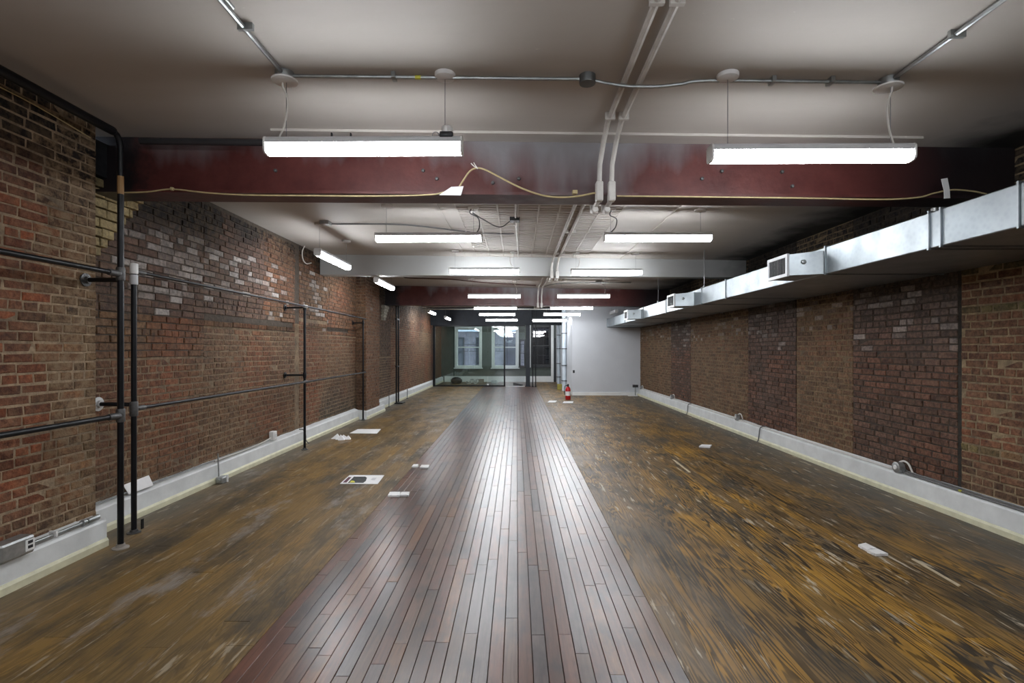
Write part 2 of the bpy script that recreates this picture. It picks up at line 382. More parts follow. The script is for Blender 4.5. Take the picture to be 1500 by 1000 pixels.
# ------------------------------------------------------------------ the shell: brick walls
def nz(x, y, z=0.0): return noise.noise(Vector((x, y, z)))
def lerp(a, b, t): t = max(0, min(1, t)); return tuple(p + (q - p) * t for p, q in zip(a, b))
RED1, BRN, TAN, PUR, SOOT, PALE = (.185, .058, .026), (.125, .064, .036), (.165, .092, .042), (.100, .062, .050), (.010, .009, .009), (.42, .39, .37)
def col_near(y, z):
    c = lerp(RED1, BRN, .35 + nz(y*2, z*2)); c = lerp(c, (.27, .075, .028), (nz(y*6, z*9, 3) + .05) * 1.8)
    if y > 3.45: c = lerp(c, (.19, .13, .062), .25 + (y - 3.45) * 1.1)
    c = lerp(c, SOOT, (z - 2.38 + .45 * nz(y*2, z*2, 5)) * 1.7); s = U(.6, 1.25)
    return (*[k * s for k in c], .3 + (.65 if y > 3.5 else 0))
def col_left(y, z):
    c = lerp(BRN, TAN, .25 + .9 * nz(y*.7, z*.8, 1)); c = lerp(c, RED1, .25 + nz(y*1.1, z*1.4, 7))
    if z > 1.85 and y < 7.0: c = lerp(c, PUR, .8)
    wh = math.exp(-((y-5.25)/1.0)**2 - ((z-2.38)/.30)**2) + .6 * math.exp(-((y-8.9)/.55)**2 - ((z-2.35)/.3)**2) + .35 * math.exp(-((y-7.2)/.5)**2 - ((z-2.3)/.3)**2)
    if R() < wh * .9: c = lerp(c, PALE, U(.3, .95))
    if 9.0 < y < 11.0: c = lerp(c, (.035, .04, .032), (1.15 - z + .3 * nz(y*2, z*3)) * .9)
    if 12.0 < y < 14.0: c = lerp(c, (.03, .032, .03), .55)
    lim = 2.52 if y < 6.0 else 2.78
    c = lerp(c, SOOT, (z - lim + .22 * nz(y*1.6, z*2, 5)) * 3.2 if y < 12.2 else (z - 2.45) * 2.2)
    s = U(.72, 1.25); return (*[k * s for k in c], .30 + .5 * nz(y*.9, z*.9, 11))
RZ = [(YB, 4.64, 0), (4.68, 6.12, 1), (6.13, 7.35, 2), (7.36, 8.88, 3), (8.89, 11.8, 2), (11.81, 13.3, 1), (13.31, 16.62, 2)]
def col_right(y, z, k):
    if k == 0: c = lerp(RED1, BRN, .65 + .8 * nz(y*1.5, z*2)); c = lerp(c, (.13, .12, .045), (nz(y*.5, z*9, 4) - .25) * 3)
    elif k in (1, 3):
        c = lerp((.125, .055, .034), (.098, .060, .045), .4 + .9 * nz(y*1.5, z*2, 2)); c = lerp(c, (.105, .085, .078), (z - 1.35) * 1.2)
        if z > 1.5 and R() < .25: c = lerp(c, PALE, U(.1, .45))
    else:
        c = lerp((.130, .076, .040), (.130, .058, .028), .45 + .9 * nz(y*1.2, z*1.6, 6))
        if z > 1.7 and R() < .22: c = lerp(c, PALE, U(.1, .5))
    c = lerp(c, SOOT, (z - 2.02 + .12 * nz(y*2, z*2, 5)) * 4); s = U(.6, 1.35)  # shade under the duct is put into the top courses' colour
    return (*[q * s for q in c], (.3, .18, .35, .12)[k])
def brick_shape(mb, P, s, y0, y1, z0, z1, proud):
    j = lambda a=.0034: U(-a, a); b_ = U(.003, .006); x = P + s * proud; xs = x - s * U(.003, .006); xb = P - s * .01
    q = [(y0+j(), z0+j()), (y1+j(), z0+j()), (y1+j(), z1+j()), (y0+j(), z1+j())]
    i_ = [(q[0][0]+b_, q[0][1]+b_), (q[1][0]-b_, q[1][1]+b_), (q[2][0]-b_, q[2][1]-b_), (q[3][0]+b_, q[3][1]-b_)]
    t = U(-.003, .003); t2 = U(-.002, .002)
    vs = [(xb, *p) for p in q] + [(xs, *p) for p in q] + [(x + t*(k in (1, 2)) + t2*(k > 1), *p) for k, p in enumerate(i_)]
    fs = [(8,9,10,11)]
    for i in range(4): k = (i+1) % 4; fs += [(i,k,4+k,4+i), (4+i,4+k,8+k,8+i)]
    if s < 0: fs = [f[::-1] for f in fs]
    mb.add(vs, fs)
CH = .0677
def courses(y0, y1, z0, z1, ch=CH, bl=.205, joint=.010, skip=None):
    out = []; n = int((z1 - z0) / ch)
    for r in range(n):
        z = z0 + r * ch; header = r % 7 == 3; L = bl * .5 if header else bl
        y = y0 - (L * .5 if r % 2 else 0) - U(0, .02)
        while y < y1 - .02:
            l = L * U(.93, 1.07)
            if not header and R() < .09: l *= .52
            a, b_ = max(y, y0), min(y + l - joint, y1); y += l
            if b_ - a > .03 and not (skip and skip((a+b_)/2, z)):
                wob = .010 * nz(a*.9, z*1.5, 9) + .003 * nz(a*6, z*6, 2)
                out.append((a, b_, z + joint*.5 + wob, z + ch - joint*.5 + wob))
    return out
def make_wall(name, P, s, zones, colf, zmax_vis, ysee, label, thick=.2, limit=300, ends=()):
    mo = MB()
    for (y0, y1, z0, z1, mc, *_) in zones:
        mo.cur = (*mc, 0); mo.box(min(P, P - s*thick), max(P, P - s*thick), y0, y1, z0, z1)
    w = mo.build(name, MORTAR, kind='structure', label=label)
    cells = []
    for zi, (y0, y1, z0, z1, mc, pr, zk) in enumerate(zones):
        sk = None if zk is None else zk
        for c in courses(y0, y1, max(z0, .12), z1 - .005, joint=.013 if pr < .01 else .010, skip=sk): cells.append((c, pr, zi))
    vis = sorted([c for c in cells if c[0][0] > ysee and c[0][2] > .2 and c[0][2] < zmax_vis], key=lambda c: c[0][0])
    solo = set(id(c) for c in vis[:limit]); rest = MB()
    for c in cells:
        (a, b_, z0, z1), pr, zi = c
        one = id(c) in solo; mb = MB() if one else rest
        mb.cur = colf((a+b_)/2, (z0+z1)/2, zi); rough = U(.3, 1.5)
        brick_shape(mb, P, s, a, b_, z0, z1, pr * rough)
        if one: mb.build('brick', BRICK, w)
    rest.build('brick', BRICK, w, kind='stuff')
    return w
NEAR = make_wall('wall_left_near', XLN, 1, [(YB, 3.92, 0, 3.24, (.36, .265, .17), .005, None)], lambda y, z, k: col_near(y, z), 3.2, 2.9,
    'thicker brick wall at the left edge with wide tan mortar joints')
groove = lambda y, z: (7.94 < y < 8.10) or (abs(z - 1.80) < .04 and 5.6 < y < 7.9) or (9.3 < y < 10.4 and abs(z - 1.80) < .04)
LEFT = make_wall('wall_left', XL, 1, [z_ for a_, b_, h_ in ((3.92, 5.62, 1.42), (5.62, 7.94, 1.76), (7.94, 8.10, 1.9), (8.10, 9.3, 2.0), (9.3, 10.98, 1.76), (10.98, 14.0, 1.3), (14.0, 20.6, 2.1)) for z_ in ((a_, b_, 0, h_, (.24, .17, .105), .0045, groove), (a_, b_, h_, 3.18, (.085, .066, .05), .010, groove))] + [ (20.6, YF, 0, 3.16, (.12, .10, .08), .008, None)],
    lambda y, z, k: col_left(y, z), 3.1, 3.95, 'long sooty brick wall on the left behind the black pipe rack')
PIL = make_wall('wall_left_pilaster', -3.24, 1, [(10.98, 12.03, 0, 3.14, (.20, .145, .10), .009, None)], lambda y, z, k: (*[c * 1.1 for c in col_left(10.9 if z < 2.3 else 8.0, z if z > 1.2 else 1.3)[:3]], .4), 3.0, 10.9,
    'brick pilaster standing out from the left wall', thick=.22)
mb = MB()                                              # bricks on the pilaster's near cheek
for i in range(46):
    z = .12 + i * CH * .99
    for x0, x1 in (((-3.45, -3.355), (-3.345, -3.25)) if i % 2 else ((-3.45, -3.25),)):
        mb.cur = (*[c * .8 for c in col_left(10.6, max(z, 1.2))[:3]], .3)
        e = .004; mb.box(x0, x1, 10.972 - U(0, .004), 10.985, z + .005, z + CH * .99 - .006)
mb.build('brick', BRICK, PIL, kind='stuff')
MC = [(.29, .215, .125), (.062, .045, .034), (.20, .138, .075), (.055, .04, .033)]
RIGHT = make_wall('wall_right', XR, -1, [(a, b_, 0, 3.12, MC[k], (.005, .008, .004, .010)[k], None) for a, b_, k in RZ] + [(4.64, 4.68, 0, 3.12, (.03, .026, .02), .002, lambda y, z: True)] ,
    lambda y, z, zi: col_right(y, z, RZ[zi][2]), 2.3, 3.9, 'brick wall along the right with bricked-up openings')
# stepped pads of pale yellow brick that carry the beam ends on the left wall
def corbel(Y0, wall, n, ztop, col, first, step):
    for i in range(n):
        z = ztop - (i + 1) * .078; L = first - i * step; y = Y0
        while y < Y0 + L - .03:
            l = min(U(.2, .27), Y0 + L - y); mb = MB(); s = U(.8, 1.15); mb.cur = (*[c * s for c in col], .15)
            brick_shape(mb, XL, 1, y, y + l - .008, z + .004, z + .072, .10 - .006 * i); mb.build('brick', BRICK, wall, label='pale yellow brick of a stepped pad'); y += l
corbel(3.93, LEFT, 8, 2.88, (.38, .30, .15), .66, .06)
corbel(13.0, LEFT, 5, 2.62, (.36, .34, .28), .45, .06)
MB().box(-3.459, -3.33, 3.925, 4.28, 2.885, 3.16).build('trim_1', RECESSB, kind='structure', label='black plate standing in for the dark recess where the red beam meets the left wall')  # the recess's darkness is modelled as a black plate
# rear wall behind the camera, ceilings, beams
MB().box(-3.7, 4.2, YB - .2, YB, 0, 3.3).build('wall_rear', WALLW, kind='structure')
def ceiling(name, y0, y1, m, lab, x0=-3.65, x1=4.2):
    mb = MB(); zm = (y0 + y1) / 2; n = 14
    for i in range(n):
        a, b_ = x0 + (x1-x0)*i/n, x0 + (x1-x0)*(i+1)/n; za, zb = ceil(a, zm), ceil(b_, zm)
        mb.add([(a,y0,za),(b_,y0,zb),(b_,y1,zb),(a,y1,za),(a,y0,za+.15),(b_,y0,zb+.15),(b_,y1,zb+.15),(a,y1,za+.15)], [(0,1,2,3),(7,6,5,4),(0,4,5,1),(1,5,6,2),(2,6,7,3),(3,7,4,0)])
    return mb.build(name, m, kind='structure', label=lab)
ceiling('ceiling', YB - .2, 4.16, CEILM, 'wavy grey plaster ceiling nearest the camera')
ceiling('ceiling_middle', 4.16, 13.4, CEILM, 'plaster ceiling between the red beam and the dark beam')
ceiling('ceiling_far', 13.4, YF + .2, BLKFLAT, 'black painted ceiling beyond the dark beam')
def ibeam(name, Y, zl, zr, m, lab, flange=True):
    b = thing(name, (0, Y, 2.7), lab, 'beam')
    def slab(nm, y0, y1, dz0, dz1, top=False):
        mb = MB(); xl, xr = -3.44, 3.98
        za, zb = zl, zl + (zr - zl) * (xr - xl) / 7.0
        ta, tb = (ceil(xl, Y), ceil(xr, Y)) if top else (za + dz1, zb + dz1)
        mb.add([(xl,y0,za+dz0),(xr,y0,zb+dz0),(xr,y1,zb+dz0),(xl,y1,za+dz0),(xl,y0,ta),(xr,y0,tb),(xr,y1,tb),(xl,y1,ta)], [(0,3,2,1),(4,5,6,7),(0,1,5,4),(1,2,6,5),(2,3,7,6),(3,0,4,7)])
        return mb.build(nm, m, b)
    if flange:
        slab('web', Y + .05, Y + .08, .02, 0, True); slab('bottom_flange', Y - .06, Y + .20, 0, .022)
        web = b.children[0]
    else: slab('casing', Y, Y + .22, 0, 0, True)
    return b
B1 = ibeam('steel_beam', 4.08, 2.745, 2.675, REDST, 'dark red steel beam with grey overspray, nearest the camera')
for px, py in ((404,250),(620,250),(640,262),(1057,251),(1145,252),(1028,262),(722,268),(760,262),(1160,273)):
    p = atY(px, py, 4.13); MB().lathe([(.004,-.02),(.013,-.018),(.015,-.008),(.015,0)], (p.x, 4.13, p.z), 'y', 8).build('rivet', IRON, B1)
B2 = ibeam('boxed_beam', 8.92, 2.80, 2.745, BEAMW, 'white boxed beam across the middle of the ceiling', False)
B3 = ibeam('steel_beam', 13.3, 2.64, 2.60, REDST, 'farthest beam, dark maroon steel above the far lights')
MB().prism([(-1.9, 3.93, ceil(-1.9,0)-.018), (3.1, 3.93, ceil(3.1,0)-.018), (3.1, 3.93, ceil(3.1,0)+.01), (-1.9, 3.93, ceil(-1.9,0)+.01)], (0, .02, 0)).build('trim_2', CEILM, kind='structure', label='thin plaster batten along the ceiling before the red beam')
# pressed-tin patch and battens in the middle ceiling
def on_ceil(x0, x1, y0, y1, t, name, m, parent=None, **k):
    return MB().add([(x0,y0,ceil(x0,6)-t),(x1,y0,ceil(x1,6)-t),(x1,y1,ceil(x1,6)-t),(x0,y1,ceil(x0,6)-t),(x0,y0,ceil(x0,6)+.01),(x1,y0,ceil(x1,6)+.01),(x1,y1,ceil(x1,6)+.01),(x0,y1,ceil(x0,6)+.01)],
        [(0,1,2,3),(0,4,5,1),(1,5,6,2),(2,6,7,3),(3,7,4,0)]).build(name, m, parent, **k)
tin = on_ceil(-.72, 1.22, 4.45, 8.85, .006, 'ceiling_tin_patch', CEILM, kind='structure', label='pressed tin patch of small ribs in the middle ceiling')
for i in range(44): on_ceil(-.70, 1.20, 4.5 + i*.099, 4.5 + i*.099 + .04, .013, 'rib', CEILM, tin)
for i in range(9): on_ceil(-.70 + i*.235, -.68 + i*.235, 4.5, 8.84, .016, 'seam', CEILM, tin)
on_ceil(1.79, 1.84, 4.35, 8.9, .015, 'trim_3', CEILM, kind='structure'); on_ceil(-.92, -.88, 4.35, 8.9, .012, 'trim_4', CEILM, kind='structure')

# ------------------------------------------------------------------ baseboards
def baseboard(name, face, wall, y0, y1, h, lab, s):
    b = MB(); d = wall - face                           # profile in (x, z), swept along y
    prof = [(wall, 0), (face, 0), (face, h - .012), (face + .012*s*-1, h), (wall, h + .03)]
    b.prism([(x, y0, z) for x, z in prof], (0, y1 - y0, 0)); o = b.build(name, BASEW, kind='structure', label=lab)
    f = face; MB().prism([(x, y0, z) for x, z in ((f, 0), (f + .016*s, 0), (f + .016*s, .045), (f + .006*s, .062), (f, .064))], (0, y1 - y0, 0)).build('base_shoe', SHOE, o)
    return o
baseboard('baseboard_left_near', -3.13, XLN, YB, 3.88, .20, 'deep white baseboard at the left edge', 1)
baseboard('baseboard_left', -3.37, XL, 3.94, 10.86, .21, 'long white baseboard under the left brick wall', 1)
baseboard('baseboard_left_pilaster', -3.19, XL, 10.86, 12.35, .17, 'white baseboard stepping out round the pilaster', 1)
baseboard('baseboard_left_far', -3.37, XL, 12.35, YF, .21, 'white baseboard beyond the pilaster', 1)
baseboard('baseboard_right', 3.91, XR, YB, 16.6, .225, 'deep white baseboard along the right wall', -1)

# ------------------------------------------------------------------ far end: white block, black header, glass partition, window wall
MB().box(1.79, 4.0, 16.6, 16.75, 0, 3.06).build('wall_far_right', WALLW, kind='structure', label='white partition wall at the far right')
MB().box(1.79, 1.92, 16.75, YF, 0, 3.06).build('wall_far_side', WALLW, kind='structure', label='white side wall running back to the windows')
MB().box(1.80, 3.9, 16.575, 16.6, 0, .10).build('baseboard_far', WHITE, kind='structure')
MB().box(XL, 1.79, 20.45, 20.6, 2.455, 3.12).build('wall_header', BLKFLAT, kind='structure', label='black header above the glass partition')
wins = [(-2.84, -1.59, .63, 2.53), (-1.15, .09, .63, 2.53), (.56, 1.62, .68, 2.62)]
mb = MB(); xs = [-3.66] + [k for w in wins for k in w[:2]] + [1.92]
blue = (.11, .40, .68, 1.94)
for i in range(0, 8, 2):
    a, b_ = xs[i], xs[i+1]
    if i == 4: mb.box(a, blue[0], YF, YF+.25, 0, 3.2); mb.box(blue[1], b_, YF, YF+.25, 0, 3.2); mb.box(blue[0], blue[1], YF, YF+.25, 0, blue[2]); mb.box(blue[0], blue[1], YF, YF+.25, blue[3], 3.2)
    else: mb.box(a, b_, YF, YF+.25, 0, 3.2)
for a, b_, z0, z1 in wins: mb.box(a, b_, YF, YF+.25, 0, z0); mb.box(a, b_, YF, YF+.25, z1, 3.2)
mb.build('wall_back', GREENW, kind='structure', label='dark green far wall with tall sash windows')
MB().box(-3.3, 1.6, YF - .03, YF, 0, .26).build('baseboard_back', WHITE, kind='structure')
DGLASS = glass_mat('tinted_glass', (.22, .21, .21))
def sash_window(n, x0, x1, z0, z1, lab, trim=True, fm=WHITE, cols=1, rows=1, gm=WGLASS):
    w = thing('window_%d' % n, ((x0+x1)/2, YF, z0), lab, None, kind='structure'); m = MB(); t = .10 if trim else .03
    m.box(x0-.0, x0+t, YF-.04, YF+.16, z0, z1); m.box(x1-t, x1, YF-.04, YF+.16, z0, z1); m.box(x0+t, x1-t, YF-.04, YF+.16, z1-t, z1); m.box(x0+t, x1-t, YF-.04, YF+.16, z0, z0+t*.8)
    m.build('frame', fm, w); MB().box(x0-.04, x1+.04, YF-.07, YF-.041, z0-.03, z0+.015).build('sill', fm, w)
    zm = (z0+z1)/2; a, b_ = x0+t, x1-t
    for k, (c, d, y) in enumerate(((z0+t*.8, zm+.02, YF+.05), (zm-.02, z1-t, YF+.10))):
        e = .045; q = MB(); q.box(a, a+e, y, y+.04, c, d); q.box(b_-e, b_, y, y+.04, c, d); q.box(a+e, b_-e, y, y+.04, c, c+e); q.box(a+e, b_-e, y, y+.04, d-e, d)
        for i in range(1, cols): xx = a+e+(b_-a-2*e)*i/cols; q.box(xx-.008, xx+.008, y+.005, y+.035, c+e, d-e)
        for i in range(1, rows): zz = c+e+(d-c-2*e)*i/rows; q.box(a+e, b_-e, y+.005, y+.035, zz-.008, zz+.008)
        s = q.build('sash', fm, w); MB().box(a+e, b_-e, y+.017, y+.023, c+e, d-e).build('pane', gm, s)
sash_window(1, *wins[0], 'white sash window, leftmost at the far end')
sash_window(2, *wins[1], 'white sash window behind the glass door')
sash_window(3, *wins[2], 'sash window with dark metal sashes at the far right', True, DPLAST, 3, 2, DGLASS)
sash_window(4, *blue, 'narrow gridded window with blue daylight beside the black column', False, DPLAST, 3, 4)
MB().box(.56, .63, YF-.075, YF-.045, .66, 2.6).build('trim_5', WHITE, kind='structure'); MB().box(1.56, 1.68, YF-.075, YF-.045, .0, 2.62).build('trim_6', WHITE, kind='structure')
d = thing('door_1', (1.75, YF - .05, 0), 'dark narrow door edge beside the last window', None, kind='structure')
MB().bbox(1.70, 1.785, YF-.05, YF-.005, 0, 2.0).build('panel', DPLAST, d)
# glass partition
gp = thing('glass_partition', (-1.9, 20.5, 0), 'black framed glass partition at the far left', 'partition')
for nm, b_ in (('bottom_rail', (-3.35, -.50, 20.47, 20.53, 0, .05)), ('top_rail', (-3.35, .34, 20.47, 20.53, 2.40, 2.455)), ('post', (-3.36, -3.27, 20.46, 20.54, .0, 2.45)), ('post', (-.52, -.46, 20.46, 20.54, 0, 2.42))):
    MB().box(*b_).build(nm, BLACK, gp)
MB().box(-3.27, -1.16, 20.494, 20.506, .05, 2.40).build('pane', GLASS, gp); MB().box(-1.15, -.52, 20.494, 20.506, .05, 2.40).build('pane', GLASS, gp)
MB().bbox(-1.19, -1.12, 20.485, 20.515, .05, .11).build('clip', WHITE, gp)
gd = thing('glass_door', (-.08, 20.5, 0), 'glass door with a black pull handle beside the black column', 'door')
MB().box(-.455, .32, 20.494, 20.506, .03, 2.39).build('pane', glass_mat('door_glass', (.93, .96, .97)), gd)
MB().tube(curve([(.10, 20.49, .86), (.10, 20.44, .88), (.10, 20.43, 1.0), (.10, 20.43, 1.14), (.10, 20.44, 1.26), (.10, 20.49, 1.28)]), .016).build('pull_handle', BLACK, gd, smooth=True)
MB().box(-.455, .32, 20.47, 20.53, 0, .02).build('threshold', WHITE, gd)
c = thing('steel_column', (.44, 20.5, 0), 'slim blue-black steel column beside the glass door', 'column')
MB().bbox(.36, .53, 20.42, 20.58, .02, 2.455, .01).build('shaft', BLKFLAT, c); MB().box(.33, .56, 20.39, 20.61, 0, .02).build('base_plate', BLKFLAT, c)
for x, lb in ((.63, 'thin black standpipe nearer the steel column'), (.75, 'thin black standpipe nearer the white side wall')):
    t = thing('standpipe', (x, 20.3, 0), lb, 'pipe', 'thin black standpipes by the column')
    MB().cyl((x, 20.3, 0), (x, 20.3, 3.09), .02).build('pipe', BLACK, t); MB().lathe([(.05, 0), (.05, .012), (.03, .03)], (x, 20.3, 0), 'z', 12).build('floor_flange', BLACK, t)
for i, (y, r, lb) in enumerate(((18.4, .075, 'thick pale blue riser pipe nearer the fire extinguisher'), (20.9, .06, 'thinner pale riser pipe farther back along the white side wall'))):
    t = thing('riser_pipe', (1.70, y, 0), lb, 'pipe', 'pale risers on the white side wall')
    MB().cyl((1.70, y, 0), (1.70, y, 3.05), r, 16).build('pipe', BLUEP, t, smooth=True)
    for z in (.35, .9, 1.5, 2.05): MB().box(1.70 - r - .02, 1.79, y - r - .015, y + r + .015, z, z + .025).build('clamp', DPLAST, t)
MB().bbox(1.50, 1.72, 18.85, 19.1, 0, .20).build('carton', OCHRE, label='small ochre box on the floor at the foot of the riser pipes', cat='box')
# fire extinguisher
p = atZ(832, 585, 0)
fe = thing('fire_extinguisher', p, 'red fire extinguisher standing in front of the white partition wall', 'extinguisher')
MB().lathe([(.07, 0), (.078, .01), (.078, .30), (.068, .345), (.035, .375), (.025, .39)], p, 'z', 20).build('cylinder', RED, fe, smooth=True)
MB().lathe([(.079, .12), (.0795, .125), (.0795, .24), (.079, .245)], p, 'z', 20).build('instruction_label', PAPER, fe, smooth=True)
MB().lathe([(.025, .39), (.028, .40), (.028, .43), (.02, .44)], p, 'z', 12).build('valve', DPLAST, fe)
MB().box(p.x-.02, p.x+.02, p.y-.09, p.y+.02, .445, .46).box(p.x-.02, p.x+.02, p.y-.08, p.y+.02, .42, .43).build('lever', DPLAST, fe)
MB().tube(curve([(p.x-.02, p.y, .42), (p.x-.09, p.y-.01, .40), (p.x-.105, p.y-.01, .28), (p.x-.09, p.y-.02, .14)]), .011).build('hose', DPLAST, fe, smooth=True)
o = atY(840.5, 544, 16.6); MB().bbox(o.x-.03, o.x+.03, 16.588, 16.6, o.z-.045, o.z+.045, .003).build('wall_plate', DPLAST, label='small dark switch plate on the white partition wall', cat='switch')
# things left on the floor behind the glass
p = (-2.62, 22.2, 0); MB().lathe([(.16, 0), (.24, .06), (.25, .16), (.17, .25), (.05, .29)], p, 'z', 14).build('dark_sack', DPLAST, label='dark rounded sack on the floor behind the glass by the left wall', cat='bag', smooth=True)
t = thing('cable_coils', (-1.95, 22.1, 0), 'loose heap of pale ring-shaped coils on the floor behind the glass', 'coil')
for i in range(7):
    cx, cy = -2.15 + .075*i, 22.1 + U(-.1, .1); an = U(0, 3.1); r = U(.08, .12); tl = U(.5, 1.3)
    pts = [Vector((cx + r*math.cos(k*.5236)*math.cos(an), cy + r*math.cos(k*.5236)*math.sin(an), r*math.sin(tl)+.015 + r*math.sin(k*.5236)*math.sin(tl))) for k in range(13)]
    MB().tube(pts, .014, 6).build('coil', WPLAST if i % 3 else COND, t, smooth=True)
MB().bbox(-1.62, -1.42, 22.0, 22.2, 0, .2).build('carton', simple('cardboard', (.30, .25, .2), .8), label='small brown box beside the pale coils behind the glass', cat='box')
MB().bbox(-1.10, -.86, 22.1, 22.35, 0, .16, .02).build('crate', GPLAST, label='low grey crate behind the glass below the second window', cat='crate')
MB().prism([(-.15, 21.0, 0), (.20, 20.8, 0), (.20, 20.8, .05), (-.15, 21.0, .12)], (.05, .18, 0)).build('door_wedge', DPLAST, label='dark low wedge on the floor just inside the glass door', cat='wedge')
# building across the street
FAC = simple('pale_facade', (.20, .175, .19), .8, var=.25, nscale=3)
nb = thing('neighbour_building', (-1, 31, -4), 'pale building across the street seen through the far windows', 'building')
m = MB(); m.box(-12, 9, 31, 31.5, -4, 12); m.build('wall', FAC, nb)
for i in range(-5, 4):
    for z in (-2.35, .45, 2.95):
        x = i * 1.72 - .25; f = MB().box(x-.50, x-.42, 30.9, 31, z, z+1.75).box(x+.42, x+.50, 30.9, 31, z, z+1.75).box(x-.42, x+.42, 30.9, 31, z+1.65, z+1.75).box(x-.42, x+.42, 30.9, 31, z+.8, z+.88).build('window_frame', DPLAST, nb)
        MB().box(x-.42, x+.42, 30.96, 30.99, z, z+1.65).build('pane', simple('dark_pane', (.05, .05, .06), .1) if not bpy.data.materials.get('dark_pane') else bpy.data.materials['dark_pane'], f)
        MB().box(x-.6, x+.6, 30.78, 31, z-.16, z).build('ledge', WALLW, nb)
for z in (-2.65, .0, 2.65): MB().box(-12, 9, 30.7, 31, z-.1, z+.08).build('cornice', WALLW, nb)
fe_ = thing('fire_escape', (-1.2, 30, 1), 'dark railing of a fire escape on the building across the street', 'fire escape')
for z in (1.35, 1.75, 2.9, 3.3): MB().box(-5, 3.4, 30.0, 30.04, z, z + .035).build('rail', DPLAST, fe_)
for k in range(40): MB().box(-5 + k*.21, -4.98 + k*.21, 30.0, 30.02, 1.36, 1.75).build('baluster', DPLAST, fe_)
for x in (-5, -2.2, .6, 3.35): MB().box(x, x+.05, 30.0, 30.72, 1.30, 1.35).build('bracket', DPLAST, fe_)
MB().box(-30, 30, YF + .6, 60, -4.3, -4).build('ground', simple('street', (.10, .10, .11), .8), kind='structure')

# ------------------------------------------------------------------ linear pendant lights
GRP = 'white linear pendant lights'
def pendant(cx, cy, cz, L, along, lab, hang=(.08, .92), cord=None, canopies=True, unlit=False, bay=0):
    """along 'x' or 'y'; the diffuser is the rounded lower part, the housing the grey upper part."""
    t = thing('pendant_light', (cx, cy, cz), lab, 'light', GRP)
    hw, h = .047, .058
    low = [(-hw, .012), (-hw, -.020), (-hw*.92, -.036), (-hw*.6, -.047), (0, -.050), (hw*.6, -.047), (hw*.92, -.036), (hw, -.020), (hw, .012)]
    up = [(-hw, .012), (hw, .012), (hw, .036), (hw*.75, .050), (-hw*.75, .050), (-hw, .036)]
    def P(u, a, b_): return (cx + u, cy + a, cz + b_) if along == 'x' else (cx + a, cy + u, cz + b_)
    v = Vector((L - .02, 0, 0)) if along == 'x' else Vector((0, L - .02, 0))
    u0 = -L/2 + .01
    MB().prism([P(u0, a, b_) for a, b_ in low], v).build('diffuser', GPLAST if unlit else LIGHT, t)
    MB().prism([P(u0, a, b_) for a, b_ in up], v).build('housing', GPLAST, t)
    e = Vector((.012, 0, 0)) if along == 'x' else Vector((0, .012, 0))
    ring = [(a*1.03, b_*1.03) for a, b_ in low] + [(a*1.03, b_*1.03) for a, b_ in up[2:]]
    for k in (u0 - .012, -u0): MB().prism([P(k, a, b_) for a, b_ in ring], e).build('end_cap', WPLAST, t)
    for hfrac in hang:
        bare, hfrac = hfrac < 0, abs(hfrac)
        q = Vector(P(-L/2 + L*hfrac, 0, .05)); zc = ceil(q.x, q.y)
        MB().tube([q, (q.x, q.y, zc - (.06 if bare else .02))], .0022, 5).build('suspension_wire', WIRE, t)
        if not bare: MB().lathe([(.012, 0), (.03, .012), (.034, .03)] if not canopies else [(.045, 0), (.062, .008), (.064, .02), (.064, .032)], (q.x, q.y, zc - .032), 'z', 18).build('canopy', WPLAST, t, smooth=True)
    if cord is not None:
        a = Vector(P(-L/2 + L*cord[0], 0, .05)); b_ = Vector(P(-L/2 + L*cord[1], 0, .05)); b_.z = ceil(b_.x, b_.y) - .02; s = cord[2]
        d = b_ - a; side = Vector((1, 0, 0)) if along == 'x' else Vector((0, 1, 0))
        MB().tube(curve([a, a + d*.25 + side*s*.9, a + d*.6 + side*s, b_ - Vector((0, 0, .06)) - side*s*.3, b_]), .006, 6).build('power_cord', cord[3] if len(cord) > 3 else WCORD, t, smooth=True)
    return t
L = 1.2
pendant(-.93, 3.12, 2.735, L, 'x', 'large lit pendant light nearest the camera, left of the twin conduits', (-.10, .91), (.06, .09, .035))
pendant(1.76, 3.09, 2.67, L, 'x', 'large lit pendant light nearest the camera, right of the twin conduits', (.09, -.90), (.92, .90, -.03))
pendant(-.99, 5.76, 2.757, L, 'x', 'lit pendant light in the second row, left one', (.10, .92), (.95, .90, .05, GCORD), True)
pendant(1.58, 5.76, 2.755, L, 'x', 'lit pendant light in the second row, right one', (.06, .90), (.06, .07, .06, GCORD), True)
pendant(-.53, 8.40, 2.785, 1.15, 'x', 'lit pendant light hanging before the white boxed beam, left one', (.08, .92), (.92, .90, -.05), True)
pendant(1.47, 8.40, 2.765, 1.16, 'x', 'lit pendant light hanging before the white boxed beam, right one', (.07, .91), (.07, .08, .05), True)
pendant(-.51, 11.70, 2.715, L, 'x', 'lit pendant light hanging before the farthest dark beam, left one', (.08, .92), (.92, .85, .03), True)
pendant(1.52, 11.70, 2.715, L, 'x', 'lit pendant light hanging before the farthest dark beam, right one', (.08, .92), (.90, .86, .03), True)
pendant(-.60, 14.40, 2.665, L, 'x', 'first lit pendant light beyond the farthest beam, left side')
pendant(1.54, 14.40, 2.665, L, 'x', 'first lit pendant light beyond the farthest beam, right side')
pendant(-.62, 16.30, 2.61, 1.15, 'x', 'second lit pendant light beyond the farthest beam, left side')
pendant(1.37, 15.55, 2.56, 1.12, 'x', 'second lit pendant light beyond the farthest beam, before the white partition')
pendant(-.55, 18.6, 2.56, 1.15, 'x', 'lowest and farthest lit pendant light on the left, before the black header')
pendant(1.13, 17.7, 2.50, 1.17, 'x', 'lowest and farthest lit pendant light on the right, beside the white side wall')
